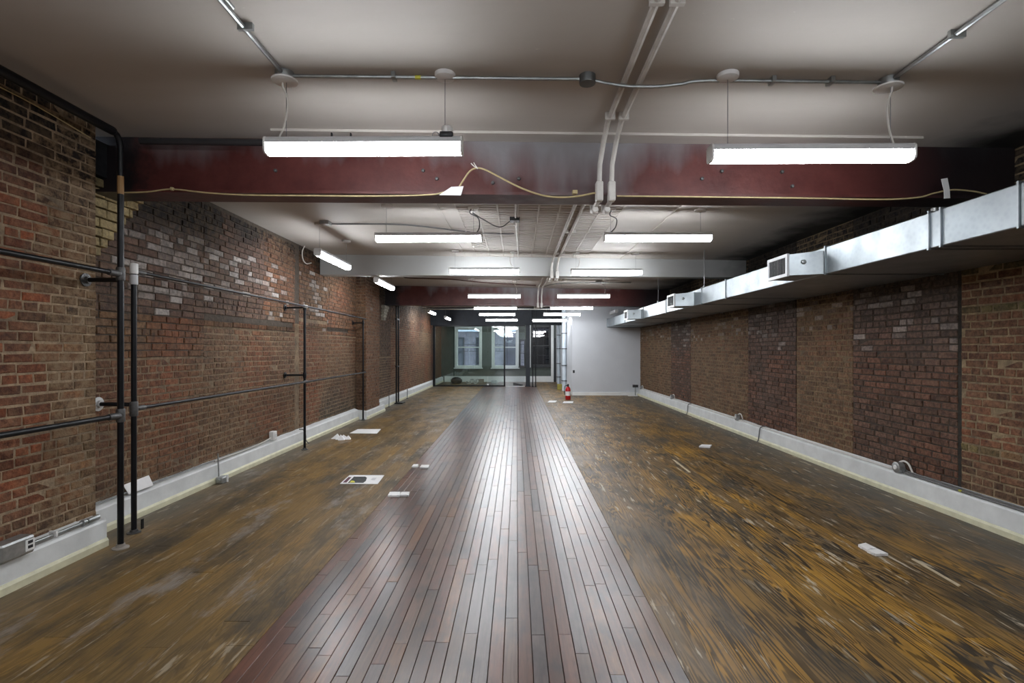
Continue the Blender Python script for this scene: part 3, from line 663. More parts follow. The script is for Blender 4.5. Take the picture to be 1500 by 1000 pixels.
pendant(-2.58, 7.2, 2.755, L, 'y', 'lit pendant light lying lengthwise near the left wall, nearest one', (.06, .94), None, True)
pendant(-2.52, 9.75, 2.735, 1.2, 'y', 'lit pendant light lying lengthwise near the left wall, just past the white beam')
pendant(-2.86, 17.2, 2.73, 1.2, 'y', 'small lit pendant light lengthwise before the black header, nearer the left wall')
pendant(-2.60, 19.2, 2.66, 1.2, 'y', 'small lit pendant light lengthwise before the black header, farther from the wall')
pendant(2.95, 15.6, 2.62, .9, 'y', 'unlit grey pendant light above the far end of the duct', (.1, .9), None, True, True)
for x, lb in ((-1.6, 'added lit pendant light, out of view in the window room behind the glass, left'), (.9, 'added lit pendant light, out of view in the window room behind the glass, right')): pendant(x, 21.9, 2.78, L, 'x', lb)  # unseen lamps added behind the header to brighten the window room
for x, lb in ((-.95, 'lit pendant light behind the camera, left'), (1.75, 'lit pendant light behind the camera, right')):
    pendant(x, .2, 2.72, L, 'x', lb); pendant(x, -2.6, 2.72, L, 'x', lb + ', rear row')
# sensor clipped above the nearest light
p = atY(655, 196, 3.12)
t = thing('sensor', (p.x, p.y, p.z-.03), 'white and black sensor with a wire ring on the nearest left light', 'sensor')
MB().lathe([(.03, 0), (.036, .01), (.036, .045), (.025, .055)], (p.x, p.y, p.z - .01), 'z', 16).build('body', WPLAST, t, smooth=True)
MB().lathe([(.018, -.05), (.022, -.045), (.022, .02), (.016, .03)], (p.x+.01, p.y-.03, p.z - .02), 'x', 12).build('knuckle', DPLAST, t, smooth=True)
MB().tube([(p.x - .065 + .02*math.cos(k*.5236), p.y-.03, p.z - .02 + .02*math.sin(k*.5236)) for k in range(13)], .003, 6).build('ring', WIRE, t)

# ------------------------------------------------------------------ ceiling conduit
yc = 3.12
def cz(x, y, d=.02): return ceil(x, y) - d
run = thing('conduit_run', (.4, yc, 3.12), 'thin steel conduit across the ceiling above the nearest lights', 'conduit')
xs_ = [-1.42, -.3, .30, .42, .55, .68, .85, 1.0, 1.2, 2.24]; dz = [.022, .022, .022, .022, .045, .062, .062, .045, .022, .022]
MB().tube(curve([(x, yc, cz(x, yc, d_)) for x, d_ in zip(xs_, dz)], 4), .011, 8).build('conduit', COND, run, smooth=True)
for x in (-.75, 1.55, 1.9): MB().box(x-.012, x+.012, yc-.03, yc+.03, cz(x, yc, .037), cz(x, yc, -.01)).build('strap', COND, run)
MB().cyl((-.62, yc, cz(-.62, yc, .022)), (-.585, yc, cz(-.585, yc, .022)), .0125, 8).build('tape_mark', YELLOW, run, label='yellow tape band')
MB().lathe([(.048, 0), (.05, .006), (.05, .055)], (.43, yc, cz(.43, yc, .05)), 'z', 18).build('junction_box', simple('dark_steel_box', (.16, .17, .17), .45, .7), run, smooth=True)
for x, lb in ((-1.42, 'steel conduit running back along the ceiling from the nearest left light'), (2.25, 'steel conduit running back along the ceiling from the nearest right light')):
    t = thing('conduit_run', (x, 1, 3.14), lb, 'conduit')
    MB().tube([(x, -3.0, cz(x, 0)), (x, yc - .03, cz(x, 0))], .013, 8).build('conduit', COND, t, smooth=True)
    MB().tube([(x + .03, -3.0, cz(x, 0)), (x + .03, yc - .55 - .3*R(), cz(x, 0))], .009, 8).build('conduit', COND, t, smooth=True)
    MB().lathe([(.052, 0), (.055, .01), (.055, .05)], (x + (.0), yc, cz(x, yc, .05)), 'z', 16).build('junction_box', COND, t, smooth=True)
    MB().lathe([(.05, 0), (.075, .006), (.078, .014)], (x, yc, cz(x, yc, .064)), 'z', 20).build('cover', WPLAST, t, smooth=True)
    for y in (.6, 1.9, 2.65): MB().box(x-.03, x+.05, y-.01, y+.01, cz(x, 0, .036), cz(x, 0, -.01)).build('strap', COND, t)
for k, (x, lb) in enumerate(((.655, 'left of the twin painted conduits dropping over the red beam'), (.75, 'right of the twin painted conduits dropping over the red beam'))):
    t = thing('painted_conduit', (x, 6, 2.6), lb, 'conduit', 'twin painted conduits')
    C = lambda y: cz(x, y, .03)
    b1, b2, b3 = 2.665, 2.75, 2.59; dx = -.03
    pts = [(x, -3, C(0)), (x, 3.70, C(0)), (x, 3.86, C(0)-.06), (x-.01, 3.98, C(0)-.2), (x-.015, 3.985, b1+.08), (x-.015, 3.99, b1-.01), (x-.03, 4.06, b1-.03), (x-.03, 4.24, b1-.03), (x-.02, 4.33, b1+.04), (x-.02, 4.36, C(5)-.08), (x-.02, 4.44, C(5)), (x-.03, 8.72, C(5)), (x-.04, 8.85, C(5)-.06), (x-.05, 8.88, C(5)-.15), (x-.05, 8.885, b2), (x-.05, 8.93, b2-.035), (x-.06, 9.12, b2-.035), (x-.06, 9.19, b2+.04), (x-.06, 9.21, C(9.3)-.06), (x-.06, 9.3, C(9.3)), (x-.10, 13.05, C(9.3)), (x-.10, 13.18, C(9.3)-.06), (x-.11, 13.2, C(9.3)-.2), (x-.11, 13.205, b3+.02)]
    MB().tube(pts, .019, 8).build('conduit', CONDP, t, smooth=True)
    for (xx, yy, z0, z1) in ((x-.015, 3.985, b1-.02, b1+.13), (x-.05, 8.883, b2-.03, b2+.09), (x-.11, 13.205, b3-.03, b3+.10)):
        MB().bbox(xx-.028, xx+.028, yy-.035, yy+.028, z0, z1, .008).build('conduit_body', CONDP, t)
    MB().lathe([(.02, 0), (.028, .01), (.028, .04), (.02, .05)], (x-.035, 4.05, b1-.06), 'y', 10).build('elbow', CONDP, t)
    for y in (1.2, 2.4, 3.6, 5.2, 6.8, 8.3): MB().box(x-.035, x+.035, y-.012, y+.012, C(y)-.021, C(y)+.03).build('strap', CONDP, t)
# thin runs in the middle bays
t = thing('conduit_run', (-1.5, 6.5, 3.1), 'thin grey conduit wandering across the middle ceiling towards the left wall', 'conduit')
pts = [atC(x, y, 1, .015) for x, y in ((478,326),(490,328),(540,328),(590,329),(640,334),(690,340),(735,342),(753,342))]
MB().tube(curve(pts, 4), .010, 7).build('conduit', GCORD, t, smooth=True)
q = pts[0]; MB().bbox(q.x-.07, q.x+.05, q.y-.06, q.y+.06, q.z-.03, q.z+.015).build('junction_box', BOXST, t)
t = thing('conduit_run', (0, 6.7, 3.1), 'short conduit with a black junction box on the tin ceiling centre', 'conduit')
q = atC(754, 322, 1, .03); MB().bbox(q.x-.06, q.x+.06, q.y-.06, q.y+.06, q.z-.02, q.z+.03).build('junction_box', DPLAST, t)
MB().tube([(q.x+.02, 4.4, ceil(0, 5)-.015), (q.x+.01, q.y, ceil(0, 5)-.015), (.03, 8.85, ceil(0, 5)-.015)], .011, 7).build('conduit', CONDP, t, smooth=True)
MB().cyl((q.x, q.y, q.z), (q.x, q.y, q.z-.07), .012, 8).build('stub', CONDP, t)
a = atC(692, 309, 1, .03); MB().tube(curve([(a.x, a.y, a.z-.02), (a.x+.12, a.y+.02, a.z-.09), (a.x+.3, q.y-.1, a.z-.12), (q.x-.05, q.y, q.z-.01)]), .007, 6).build('cable', GCORD, t, smooth=True)
MB().lathe([(.05, 0), (.065, .008), (.066, .03)], (a.x, a.y, a.z-.005), 'z', 16).build('cover', WPLAST, t, smooth=True)
t = thing('conduit_run', (-.9, 11, 3.1), 'dark red conduit on the ceiling between the white and dark beams', 'conduit')
MB().tube(curve([atC(x, y, 1, .02) for x, y in ((592,404),(598,407),(660,409),(700,413),(745,416),(785,418))], 4), .012, 7).build('conduit', simple('maroon_paint', (.09, .04, .035), .5), t, smooth=True)
t = thing('conduit_run', (1.3, 11, 3.1), 'thin grey conduit feeding the fourth row right light', 'conduit')
MB().tube(curve([atC(x, y, 1, .02) for x, y in ((797,420),(812,416),(850,414),(924,414))], 4), .012, 7).build('conduit', COND, t, smooth=True)
q = atC(877, 413, 1, .03); MB().bbox(q.x-.06, q.x+.06, q.y-.05, q.y+.05, q.z-.01, q.z+.03).build('junction_box', BOXST, t)
for k, (yy, zz, lb) in enumerate(((14.0, 2.66, 'upper of two pale pipes crossing just beyond the farthest beam'), (14.9, 2.66, 'lower of two pale pipes crossing just beyond the farthest beam'))):
    t = thing('crossing_pipe', (-.3, yy, zz), lb, 'pipe'); x0, x1 = (-2.6, 1.75) if k == 0 else (-2.75, 1.75)
    MB().cyl((x0, yy, zz), (x1, yy, zz), .018, 10).build('pipe', CONDP, t, smooth=True)
    for x in (x0 + .3, -.2, x1 - .3): MB().cyl((x, yy, zz), (x, yy, ceil(x, yy)), .006, 6).build('hanger_rod', WIRE, t)
    if k == 0: MB().bbox(.47, .62, yy-.06, yy+.06, zz-.05, zz+.05).build('junction_box', CONDP, t)

# ------------------------------------------------------------------ cables and tags on the red beam
YW = 4.005
t = thing('beam_cable', (-2, YW, 2.7), 'thin tan cable lying along the left half of the red beam', 'cable')
MB().tube(curve([atY(x, y, YW) for x, y in ((181,282),(215,281),(252,277),(300,282),(360,285.5),(450,286.5),(560,287),(630,285),(652,281))], 5), .006, 6).build('cable', CABLE, t, smooth=True)
q = atY(252, 277, YW); MB().bbox(q.x-.012, q.x+.012, YW-.012, YW+.012, q.z-.01, q.z+.014).build('clip', CABLE, t)
t = thing('beam_cable', (.1, YW, 2.7), 'tan cable arching up from the white tag and sagging to the conduits', 'cable')
MB().tube(curve([atY(x, y, YW - .02) for x, y in ((673,273),(680,262),(688,251),(698,246),(712,249),(735,261),(765,276),(795,286),(822,289),(848,287),(868,283),(874,283)) ], 5), .007, 6).build('cable', CABLE, t, smooth=True)
MB().tube(curve([atY(x, y, YW - .03) for x, y in ((690,239),(694,243),(700,247))], 3), .004, 6).tube(curve([atY(x, y, YW - .03) for x, y in ((694,238),(697,243),(700,247))], 3), .004, 6).build('frayed_end', WCORD, t, smooth=True)
q = atY(842, 282, YW); MB().bbox(q.x-.02, q.x+.02, YW-.02, YW+.02, q.z-.012, q.z+.016).build('clip', CABLE, t)
t = thing('beam_cable', (1.8, YW, 2.65), 'tan cable lying along the right half of the red beam', 'cable')
MB().tube(curve([atY(x, y, YW) for x, y in ((904,287),(960,287.5),(1050,288.5),(1180,290),(1290,292),(1345,289),(1368,283),(1395,278),(1425,280),(1445,284))], 5), .006, 6).build('cable', CABLE, t, smooth=True)
def sheet(name, pts, Y, m, **k):
    q = [atY(x, y, Y) for x, y in pts]; return MB().prism(q, (0, .006, 0)).build(name, m, **k)
sheet('paper_tag', ((643,285.5),(661,273.5),(679,272.5),(675,286)), YW - .03, PAPER, label='white card tucked on the lower edge of the red beam, left', cat='card')
sheet('paper_tag', ((1379,262),(1388,260.5),(1391,276),(1392,290),(1383.5,290.5),(1383,278)), YW - .03, PAPER, label='narrow white tag hanging on the red beam at the right', cat='card')

# ------------------------------------------------------------------ duct along the right wall
XD, ZB, ZT, XW = 2.88, 2.20, 2.45, 3.97
duct = thing('air_duct', (3.4, 7, ZB), 'long flat galvanised steel air duct high along the right wall', 'duct')
ys = [-2.0, .6, 2.96, 3.50, 3.60, 4.80, 7.08, 8.0, 9.9, 11.68, 13.6, 15.2, 16.3]
for a, b_ in zip(ys, ys[1:]):
    mb = MB(); x0, x1 = XD, XW; e = .004
    mb.bbox(x0, x1, a + e, b_ - e, ZB, ZT, .006); mb.build('duct_section', GALV, duct)
for y in ys[1:-1]: MB().box(XD - .012, XW, y - .006, y + .006, ZB - .01, ZT + .012).build('seam', GALV, duct)
MB().box(XD - .02, XW, 16.3, 16.34, ZB - .02, ZT + .02).build('end_flange', GALV, duct)
for i, y in enumerate((1.5, 3.59, 5.9, 8.0, 10.6, 14.0)):
    if i > 2: MB().cyl((XD + .05, y + .03, ZB), (XD + .05, y + .03, ceil(3, y)), .006, 6).build('hanger_rod', WIRE, duct)
    MB().lathe([(.012, 0), (.02, .005), (.02, .03), (.01, .035)], (XD + .05, y + .03, ZT + .006), 'z', 10).build('hanger_nut', COND, duct)
for i, (y0, y1) in enumerate(((4.93, 5.30), (8.45, 8.83), (12.0, 12.35))):
    v = thing('supply_vent', (2.6, (y0+y1)/2, ZB), ('largest galvanised duct outlet with a louvred grille, nearest the camera', 'second duct outlet with a small louvred grille', 'farthest duct outlet, smallest in view')[i], 'vent', 'duct outlets')
    xg, z0, z1 = 2.585, ZB + .005, ZB + .205
    A = [(XD, y0-.10, z0), (XD, y1+.04, z0), (XD, y1+.04, z1+.02), (XD, y0-.10, z1+.02)]; G = [(xg+.02, y0, z0), (xg+.02, y1, z0), (xg+.02, y1, z1), (xg+.02, y0, z1)]
    MB().add(A + G, [(0,4,5,1),(1,5,6,2),(2,6,7,3),(3,7,4,0),(4,7,6,5)]).build('boot', GALV, v)
    fr = MB(); t_ = .022; fr.box(xg, xg+.022, y0-.008, y1+.008, z0-.008, z0+t_).box(xg, xg+.022, y0-.008, y1+.008, z1-t_, z1+.008).box(xg, xg+.022, y0-.008, y0+t_, z0+t_, z1-t_).box(xg, xg+.022, y1-t_, y1+.008, z0+t_, z1-t_)
    f = fr.build('grille_frame', simple('vent_frame_paint', (.62, .64, .66), .4) if i == 0 else bpy.data.materials['vent_frame_paint'], v)
    MB().box(xg+.014, xg+.0195, y0+t_, y1-t_, z0+t_, z1-t_).build('grille_back', DPLAST, v)
    n = 11
    for k in range(n):
        yy = y0 + t_ + (y1-y0-2*t_)*(k+.5)/n; MB().add([(xg+.003,yy-.004,z0+t_),(xg+.013,yy+.006,z0+t_),(xg+.013,yy+.006,z1-t_),(xg+.003,yy-.004,z1-t_),(xg+.003,yy-.002,z0+t_),(xg+.013,yy+.008,z0+t_),(xg+.013,yy+.008,z1-t_),(xg+.003,yy-.002,z1-t_)], [(0,1,2,3),(7,6,5,4),(0,4,5,1),(1,5,6,2),(2,6,7,3),(3,7,4,0)]).build('louvre', BOXST, f)
    MB().lathe([(.01, -.02), (.022, -.015), (.022, .0)], (XD-.16, y0-.045, z0+.12), 'y', 10).build('damper_knob', COND, v)

# ------------------------------------------------------------------ black pipe rack along the left wall
def flange(mb, c, axis, s, r=.045):
    return mb.lathe([(r, 0), (r, .008*s), (r*.55, .012*s), (r*.5, .03*s)] if s > 0 else [(r*.5, .03*s), (r*.55, .012*s), (r, .008*s), (r, 0)], c, axis, 16)
def coupling(parent, p, d, l=.09, r=.03, m=IRON, nm='coupling'):
    p = Vector(p); d = Vector(d).normalized(); MB().tube([p - d*l/2, p - d*l*.42, p + d*l*.42, p + d*l/2], [r*.9, r, r, r*.9], 12).build(nm, m, parent, smooth=True)
XA, YA = -2.985, 3.83; XBp, YBp = -3.125, 4.15
A = thing('pipe_rack', (XA, YA, 0), 'nearest black pipe rack at the left edge, rising to the ceiling', 'pipe rack')
MB().tube([(XA, YA, .02), (XA, YA, 3.02), (XA, YA-.012, 3.07), (XA, YA-.04, 3.10), (XA, YA-.08, 3.11)], .0215, 12).build('upright', BLACK, A, smooth=True)
MB().cyl((XA, YA - .08, 3.11), (XA, -3.0, 3.10), .031, 12).build('ceiling_pipe', BLACK, A, smooth=True)
coupling(A, (XA, YA - .10, 3.11), (0, 1, 0), .07, .030, BLACK, 'elbow')
MB().cyl((XA, YA, 2.665), (XA, YA, 2.80), .0218, 12).build('bare_band', simple('bare_rust', (.35, .2, .08), .6), A, label='rust-orange band')
MB().lathe([(.055, 0), (.055, .008), (.03, .014), (.028, .035)], (XA, YA, 0), 'z', 18).build('floor_flange', simple('worn_base_plate', (.30, .27, .24), .6), A, smooth=True)
for z in (2.065, 1.0): 
    MB().cyl((XA, YA - .03, z), (XA, -3.0, z), .0185, 12).build('rail', BLACK, A, smooth=True)
    coupling(A, (XA, YA, z), (0, 0, 1), .10, .030); coupling(A, (XA, YA - .06, z), (0, 1, 0), .11, .025)
MB().cyl((XA, YA, 2.02), (XLN + .01, YA - .01, 2.02), .017, 10).build('wall_arm', BLACK, A, smooth=True); flange(MB(), (XLN + .006, YA - .01, 2.02), 'x', 1, .05).build('wall_flange', IRON, A, smooth=True)
MB().box(XA - .006, XBp + .006, YA + .01, YA + .02, 2.02, 2.03) if False else None
Bp = thing('pipe_rack', (XBp, YBp, 0), 'long black pipe rack with three posts along the left wall', 'pipe rack')
def post(x, y, ztop, r, parent, fl=True):
    MB().cyl((x, y, .015), (x, y, ztop), r, 12).build('upright', BLACK, parent, smooth=True)
    if fl: MB().lathe([(.05, 0), (.05, .008), (.03, .014), (.028, .03)], (x, y, 0), 'z', 16).build('floor_flange', IRON, parent, smooth=True)
post(XBp, YBp, 2.17, .0205, Bp); MB().cyl((XBp, YBp, 2.03), (XBp, YBp, 2.09), .021, 12).build('spacer', BLACK, Bp)
coupling(Bp, (XBp, YBp, 2.155), (0, 0, 1), .085, .030, WPLAST); coupling(Bp, (XBp, YBp, 2.065), (0, 0, 1), .08, .029, GPLAST)
ZU, ZL = 2.135, 1.012
xc_, yc_ = -3.16, 7.6; xd_, yd_ = -3.235, 10.75
for z in (ZU, ZL):
    MB().tube([(XBp, YBp, z), (xc_ + .02, yc_, z), (xd_ + .05, yd_, z)], .0145, 10).build('rail', BLACK, Bp, smooth=True)
    coupling(Bp, (XBp, YBp + .07, z), (0, 1, 0), .10, .021); coupling(Bp, (xc_ + .01, yc_, z), (0, 1, 0), .12, .023, IRON if z < 2 else CONDP)
coupling(Bp, (XBp, YBp, ZL), (0, 0, 1), .12, .030)
MB().cyl((XBp, YBp, ZL + .035), (XL + .01, YBp + .03, ZL + .035), .017, 10).build('wall_arm', BLACK, Bp, smooth=True)
flange(MB(), (XL + .012, YBp + .03, ZL + .035), 'x', 1, .058).build('wall_flange', simple('white_flange', (.55, .55, .54), .45, .2), Bp, smooth=True)
post(xc_, yc_, ZU, .018, Bp); post(xd_, yd_, ZU - .02, .017, Bp)
for x, y, z in ((xc_, yc_, ZU - .02), (xc_, yc_, ZL + .10), (xd_, yd_, 2.05)):
    MB().cyl((x, y, z), (XL + .01, y - .02, z), .014, 10).build('wall_arm', BLACK, Bp, smooth=True); flange(MB(), (XL + .012, y - .02, z), 'x', 1, .045).build('wall_flange', BLACK, Bp, smooth=True)
    coupling(Bp, (x, y, z), (0, 0, 1), .08, .025, BLACK)
MB().box(XBp + .035, XBp + .042, YBp + .03, YBp + .055, .02, .10).build('foot_bracket', BLACK, Bp)
E = thing('pipe_post', (-3.30, 14.1, 0), 'pair of black pipe posts beyond the pilaster reaching the dark beam', 'pipe rack')
for y in (14.0, 14.25): MB().cyl((-3.30, y, .01), (-3.30, y, 2.95), .022, 10).build('upright', BLACK, E, smooth=True)
MB().box(-3.34, -3.12, 13.95, 14.3, 0, .03).build('foot_plate', BLACK, E)
for z in (1.0, 2.3): MB().box(-3.325, -3.275, 13.97, 14.28, z, z+.04).build('clamp', BLACK, E)
t = thing('black_pipe', (-2.4, 4.02, 3.06), 'dark pipe running along the top of the red beam at the left', 'pipe')
MB().cyl((-2.96, 4.0, 3.135), (-1.2, 4.0, 3.105), .026, 12).build('pipe', simple('worn_black_pipe', (.05, .05, .055), .35, .3), t, smooth=True)
for x in (-1.45, -1.3): MB().box(x-.003, x+.003, 3.985, 4.015, 3.12, ceil(x, 4)).build('strap', BLACK, t)
MB().tube(curve([(XLN+.03, -2, 3.15), (XLN+.02, 1.5, 3.14), (XLN+.02, 2.6, 3.12), (XLN+.025, 3.3, 3.135), (XLN+.02, 3.85, 3.10)], 5), .005, 6).build('wall_cable', CABLE, label='tan cable tucked along the top of the near left brick wall', cat='cable', smooth=True)
MB().tube(curve([atX(x, y, -3.40) for x, y in ((448,357),(443,368),(444,380),(449,386),(456,385))], 5), .008, 6).build('hanging_wire', WCORD, label='short pale wire looping from the top of the left wall', cat='wire', smooth=True)

# ------------------------------------------------------------------ boxes and cables on the baseboards
def outlet_box(x, y, z, s, lab, w=.06, m=BOXST, h=.10, d_=.07):
    t = thing('outlet_box', (x, y, z), lab, 'outlet')
    MB().bbox(x - d_/2, x + d_/2, y - w, y + w, z, z + h, .008).build('box', m, t)
    xf = x + s * (d_/2); f = MB().box(min(xf, xf + s*.004), max(xf, xf + s*.004), y - .035, y + .035, z + .012, z + h - .012).build('cover_plate', WPLAST, t)
    for dy in (-.016, .016): MB().box(min(xf+s*.004, xf + s*.006), max(xf+s*.004, xf + s*.006), y + dy - .009, y + dy + .009, z + h*.3, z + h*.7).build('receptacle', GPLAST, f)
    return t
t = thing('outlet_box', (-3.12, 3.20, .20), 'grey steel outlet box with a white receptacle at the left edge', 'outlet')
MB().bbox(-3.19, -3.09, 3.04, 3.26, .205, .315, .012).build('box', BOXST, t)
MB().box(-3.165, -3.115, 3.031, 3.04, .225, .295).box(-3.09, -3.086, 3.19, 3.25, .225, .295).build('cover_plate', WPLAST, t)
for z in (.24, .27): MB().box(-3.086, -3.083, 3.205, 3.235, z, z+.018).build('receptacle', DPLAST, t)
t = thing('baseboard_conduit', (-3.16, 3.5, .22), 'steel conduit lying on the near left baseboard beside the outlet box', 'conduit')
MB().cyl((-3.155, 3.26, .235), (-3.155, 3.80, .235), .013, 10).build('conduit', COND, t, smooth=True); coupling(t, (-3.155, 3.78, .235), (0, 1, 0), .10, .021, COND); coupling(t, (-3.155, 3.70, .235), (0, 1, 0), .03, .024, COND)
MB().box(-3.18, -3.13, 3.45, 3.465, .222, .262).build('strap', WPLAST, t)
t = thing('baseboard_conduit', (-3.4, 6, .23), 'thin conduit along the ledge of the long left baseboard', 'conduit')
MB().tube(curve([(-3.40, 4.0, .25), (-3.40, 5.6, .25), (-3.405, 6.6, .25), (-3.40, 7.0, .255)], 4), .009, 7).build('conduit', COND, t, smooth=True)
MB().tube(curve([(-3.385, 5.7, .245), (-3.385, 6.6, .245), (-3.39, 7.02, .275)], 4), .008, 7).build('cord', WCORD, t, smooth=True)
outlet_box(-3.395, 7.10, .235, 1, 'pale outlet box on the left baseboard before the second post', .05, WPLAST, .12, .07)
t = thing('cable_clamp', (-3.35, 5.72, 0), 'steel clamp with an upright rod on the left baseboard', 'clamp')
MB().cyl((-3.345, 5.72, .02), (-3.345, 5.70, .33), .008, 8).build('rod', COND, t); MB().bbox(-3.352, -3.27, 5.66, 5.78, .0, .07, .01).build('body', BOXST, t); MB().cyl((-3.30, 5.62, .05), (-3.30, 5.82, .03), .015, 8).build('jaw', COND, t); MB().cyl((-3.25, 5.72, .01), (-3.25, 5.72, .09), .011, 8).build('screw', WPLAST, t)
MB().tube(curve([(-3.39, 7.95, .25), (-3.35, 8.0, .235), (-3.325, 8.03, .15), (-3.32, 8.04, .06), (-3.28, 8.06, .006)], 6), .008, 6).build('drop_cable', GCORD, label='dark cable bending over the left baseboard past the second post', cat='cable', smooth=True)
q = atX(209, 716, -3.40); MB().prism([(-3.375, 4.42, .235), (-3.375, 4.72, .235), (-3.44, 4.75, .32), (-3.44, 4.44, .31)], (.004, 0, .003)).build('leaning_card', PAPER, label='white card leaning on the left baseboard behind the second upright', cat='card')
for y, w, lb in ((13.2, .03, 'small pipe stub by the left baseboard before the far posts'), (15.4, .03, 'small pipe stub by the left baseboard after the far posts')):
    t = thing('pipe_stub', (-3.30, y, 0), lb, 'pipe'); MB().cyl((-3.30, y, 0), (-3.30, y, .30), .015, 8).build('pipe', COND, t); MB().lathe([(.035, 0), (.035, .01), (.02, .02)], (-3.30, y, 0), 'z', 10).build('flange', IRON, t)
# right baseboard
t = thing('baseboard_conduit', (3.94, 6, .23), 'pair of dark cables along the ledge of the right baseboard', 'cable')
for k, (xx, zz) in enumerate(((3.925, .246), (3.955, .258))): MB().tube([(xx, -2, zz), (xx, 5.2, zz), (xx+.01, 5.26, zz+.01)], .008, 7).build('cable', GCORD, t, smooth=True)
MB().cyl((3.94, 5.36, .245), (3.94, 16.4, .245), .011, 8).build('conduit', CONDP, t, smooth=True)
MB().cyl((3.925, 4.55, .246), (3.925, 4.58, .246), .0095, 7).build('tape_mark', YELLOW, t, label='yellow tape band')
for y, lb in ((5.30, 'round steel outlet box with a looped white cord on the right baseboard, nearest'), (9.15, 'outlet box with a looped cord on the right baseboard, middle'), (13.0, 'small outlet box with a looped cord on the right baseboard, farther'), (16.2, 'dark box at the far end of the right baseboard')):
    t = thing('outlet_box', (3.93, y, .235), lb, 'outlet', 'outlet boxes on the right baseboard')
    MB().lathe([(.045, -.035), (.055, -.03), (.055, .03), (.045, .035)], (3.925, y, .285), 'x', 16).build('box', BOXST, t, smooth=True)
    MB().lathe([(.02, -.043), (.024, -.04), (.024, -.035)], (3.925, y, .285), 'x', 12).build('receptacle', WPLAST, t)
    MB().tube(curve([(3.95, y + .02, .335), (3.955, y - .035, .355), (3.96, y - .09, .335), (3.96, y - .14, .262)], 5), .009, 6).build('cord', WCORD, t, smooth=True)
for y, lb in ((8.25, 'dark cable draped over the right baseboard before the middle outlet box'), (11.7, 'dark cable draped over the right baseboard, farther one')):
    MB().tube(curve([(3.965, y - .05, .27), (3.92, y, .25), (3.90, y + .01, .20), (3.898, y + .03, .10), (3.885, y + .03, .03), (3.86, y + .02, .007)], 6), .008, 6).build('drop_cable', GCORD, label=lb, cat='cable', smooth=True)
t = thing('corner_bracket', (3.78, 16.35, 0), 'small metal bracket standing at the far right corner', 'bracket')
MB().cyl((3.78, 16.35, 0), (3.78, 16.35, .30), .02, 8).build('stem', COND, t); MB().bbox(3.70, 3.86, 16.30, 16.40, .28, .36).build('head', DPLAST, t); MB().bbox(3.55, 3.85, 16.30, 16.42, 0, .025).build('foot', WPLAST, t)

# ------------------------------------------------------------------ papers and plates on the floor
def floor_poly(pts, z): return [atZ(x, y, z) for x, y in pts]
t = thing('poster', atZ(531, 703, 0), 'white printed poster lying on the left floorboards', 'poster')
MB().prism(floor_poly(((498,708.5),(512,696),(563,696),(553,709)), .002), (0, 0, .003)).build('sheet', PAPER, t)
MB().prism(floor_poly(((502,706.5),(510.5,698.5),(515,698.5),(507.5,706.5)), .0051), (0, 0, .0006)).build('printed_bar', MAROON, t)
MB().prism(floor_poly(((509.5,707),(518.5,697.8),(535,697.8),(537.5,699.5),(536,704),(532,707)), .0051), (0, 0, .0006)).build('printed_picture', INK, t)
MB().prism(floor_poly(((512,706.5),(515,703.5),(519,704),(520,706.5)), .0058), (0, 0, .0006)).build('printed_spot', YELLOW, t)
MB().prism(floor_poly(((543,702.5),(546,699.5),(552,699.5),(549,703)), .0051), (0, 0, .0006)).build('printed_text', GPLAST, t)
MB().prism(floor_poly(((512,634.5),(524,628.5),(558,628.5),(552,635)), .002), (0, 0, .004)).build('paper_sheet', PAPER, label='blank white sheet lying on the floor near the left wall', cat='paper')
t = thing('crumpled_bag', atZ(500, 642, 0), 'crumpled white scrap beside the blank sheet near the left wall', 'scrap')
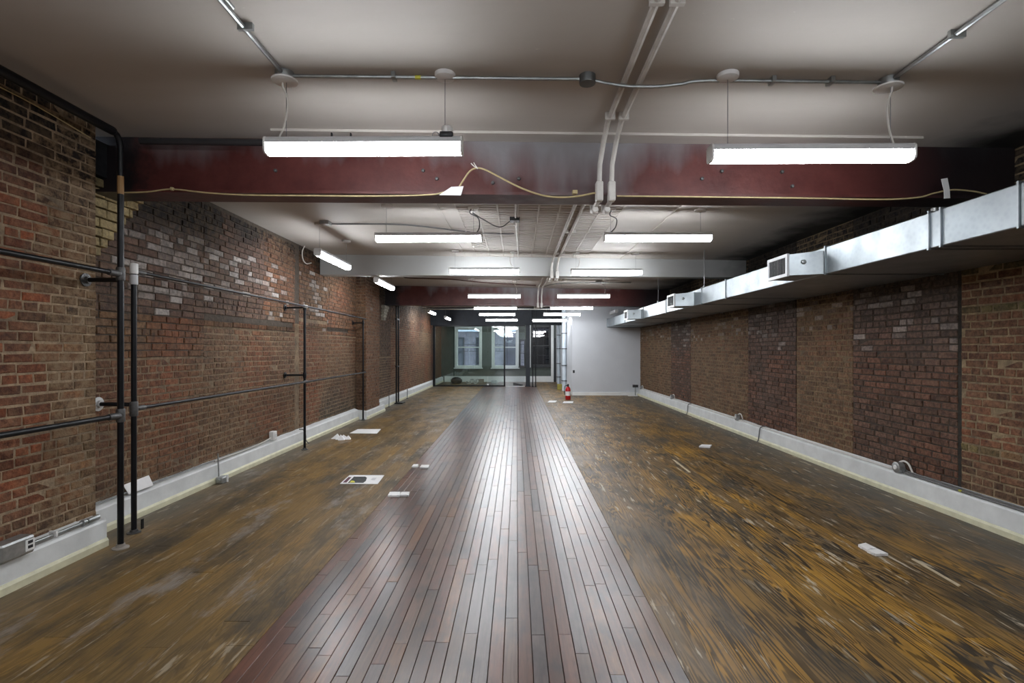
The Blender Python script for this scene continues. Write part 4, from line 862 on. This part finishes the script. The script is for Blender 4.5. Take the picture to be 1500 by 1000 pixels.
for k in range(5):
    q = atZ(493 + 4*k, 643 + (k % 3) - 1, 0); a = U(.05, .09)
    MB().add([(q.x-a, q.y-.05, 0), (q.x+a, q.y-.03, 0), (q.x+a*.6, q.y+.07, 0), (q.x-a*.5, q.y+.06, 0), (q.x+U(-.03,.03), q.y, U(.04,.09))], [(0,1,4),(1,2,4),(2,3,4),(3,0,4),(3,2,1,0)]).build('fold', PAPER, t)
def plates(lab, quads, cat='plate'):
    t = thing('floor_outlet_cover', atZ(*quads[0][0], 0), lab, cat)
    for q in quads:
        p_ = MB().prism(floor_poly(q, .002), (0, 0, .018)).build('plate', WPLAST, t)
        c = sum((Vector(atZ(x, y, .02)) for x, y in q), Vector()) / 4
        for dx in (-.035, .035): MB().lathe([(.012, 0), (.012, .002), (.006, .003)], (c.x + dx, c.y, .020), 'z', 10).build('socket', GPLAST, p_)
plates('pair of white cover plates on the edge of the strip floor, nearer pair', [((568,728),(571,722.5),(587,722.5),(585,728)), ((585.5,727),(588,722.5),(600,722.5),(598.5,727))])
plates('pair of small white cover plates on the strip floor, farther pair', [((603,685),(606,681.5),(613,681.5),(611,685)), ((615,686),(617.5,682.5),(629,682.5),(627.5,686.5))])
plates('pair of white cover plates on the right floorboards', [((1257,800.5),(1268,798),(1284,806),(1270,808)), ((1270,809),(1285,806.5),(1301,814),(1283,814.5))])
MB().prism(floor_poly(((1024,655),(1028,652.5),(1043,653),(1040,656)), .002), (0, 0, .02)).build('paint_scrap', PAPER, label='small white scrap on the right floor near the baseboard', cat='scrap')
MB().prism(floor_poly(((802,589.5),(805,587),(816,587),(814,589.5)), .002), (0, 0, .01)).build('floor_plate', WPLAST, label='pale flat plate on the floor left of the fire extinguisher', cat='plate')
MB().prism(floor_poly(((824,590.5),(826,588),(840,588),(839,590.5)), .002), (0, 0, .01)).build('floor_plate', WPLAST, label='pale flat plate on the floor just before the fire extinguisher', cat='plate')
for k, (q, lb) in enumerate(((((1335,819),(1340,819.5),(1407,858),(1404,859)), 'thin pale wooden sliver lying on the right floorboards'), (((985,673),(989,674),(1012,692),(1009,692)), 'short pale sliver on the right floor near the strip path'))):
    MB().prism(floor_poly(q, .001), (0, 0, .006)).build('wood_sliver', simple('pale_wood_%d' % k, (.5, .42, .28), .7), label=lb, cat='scrap')
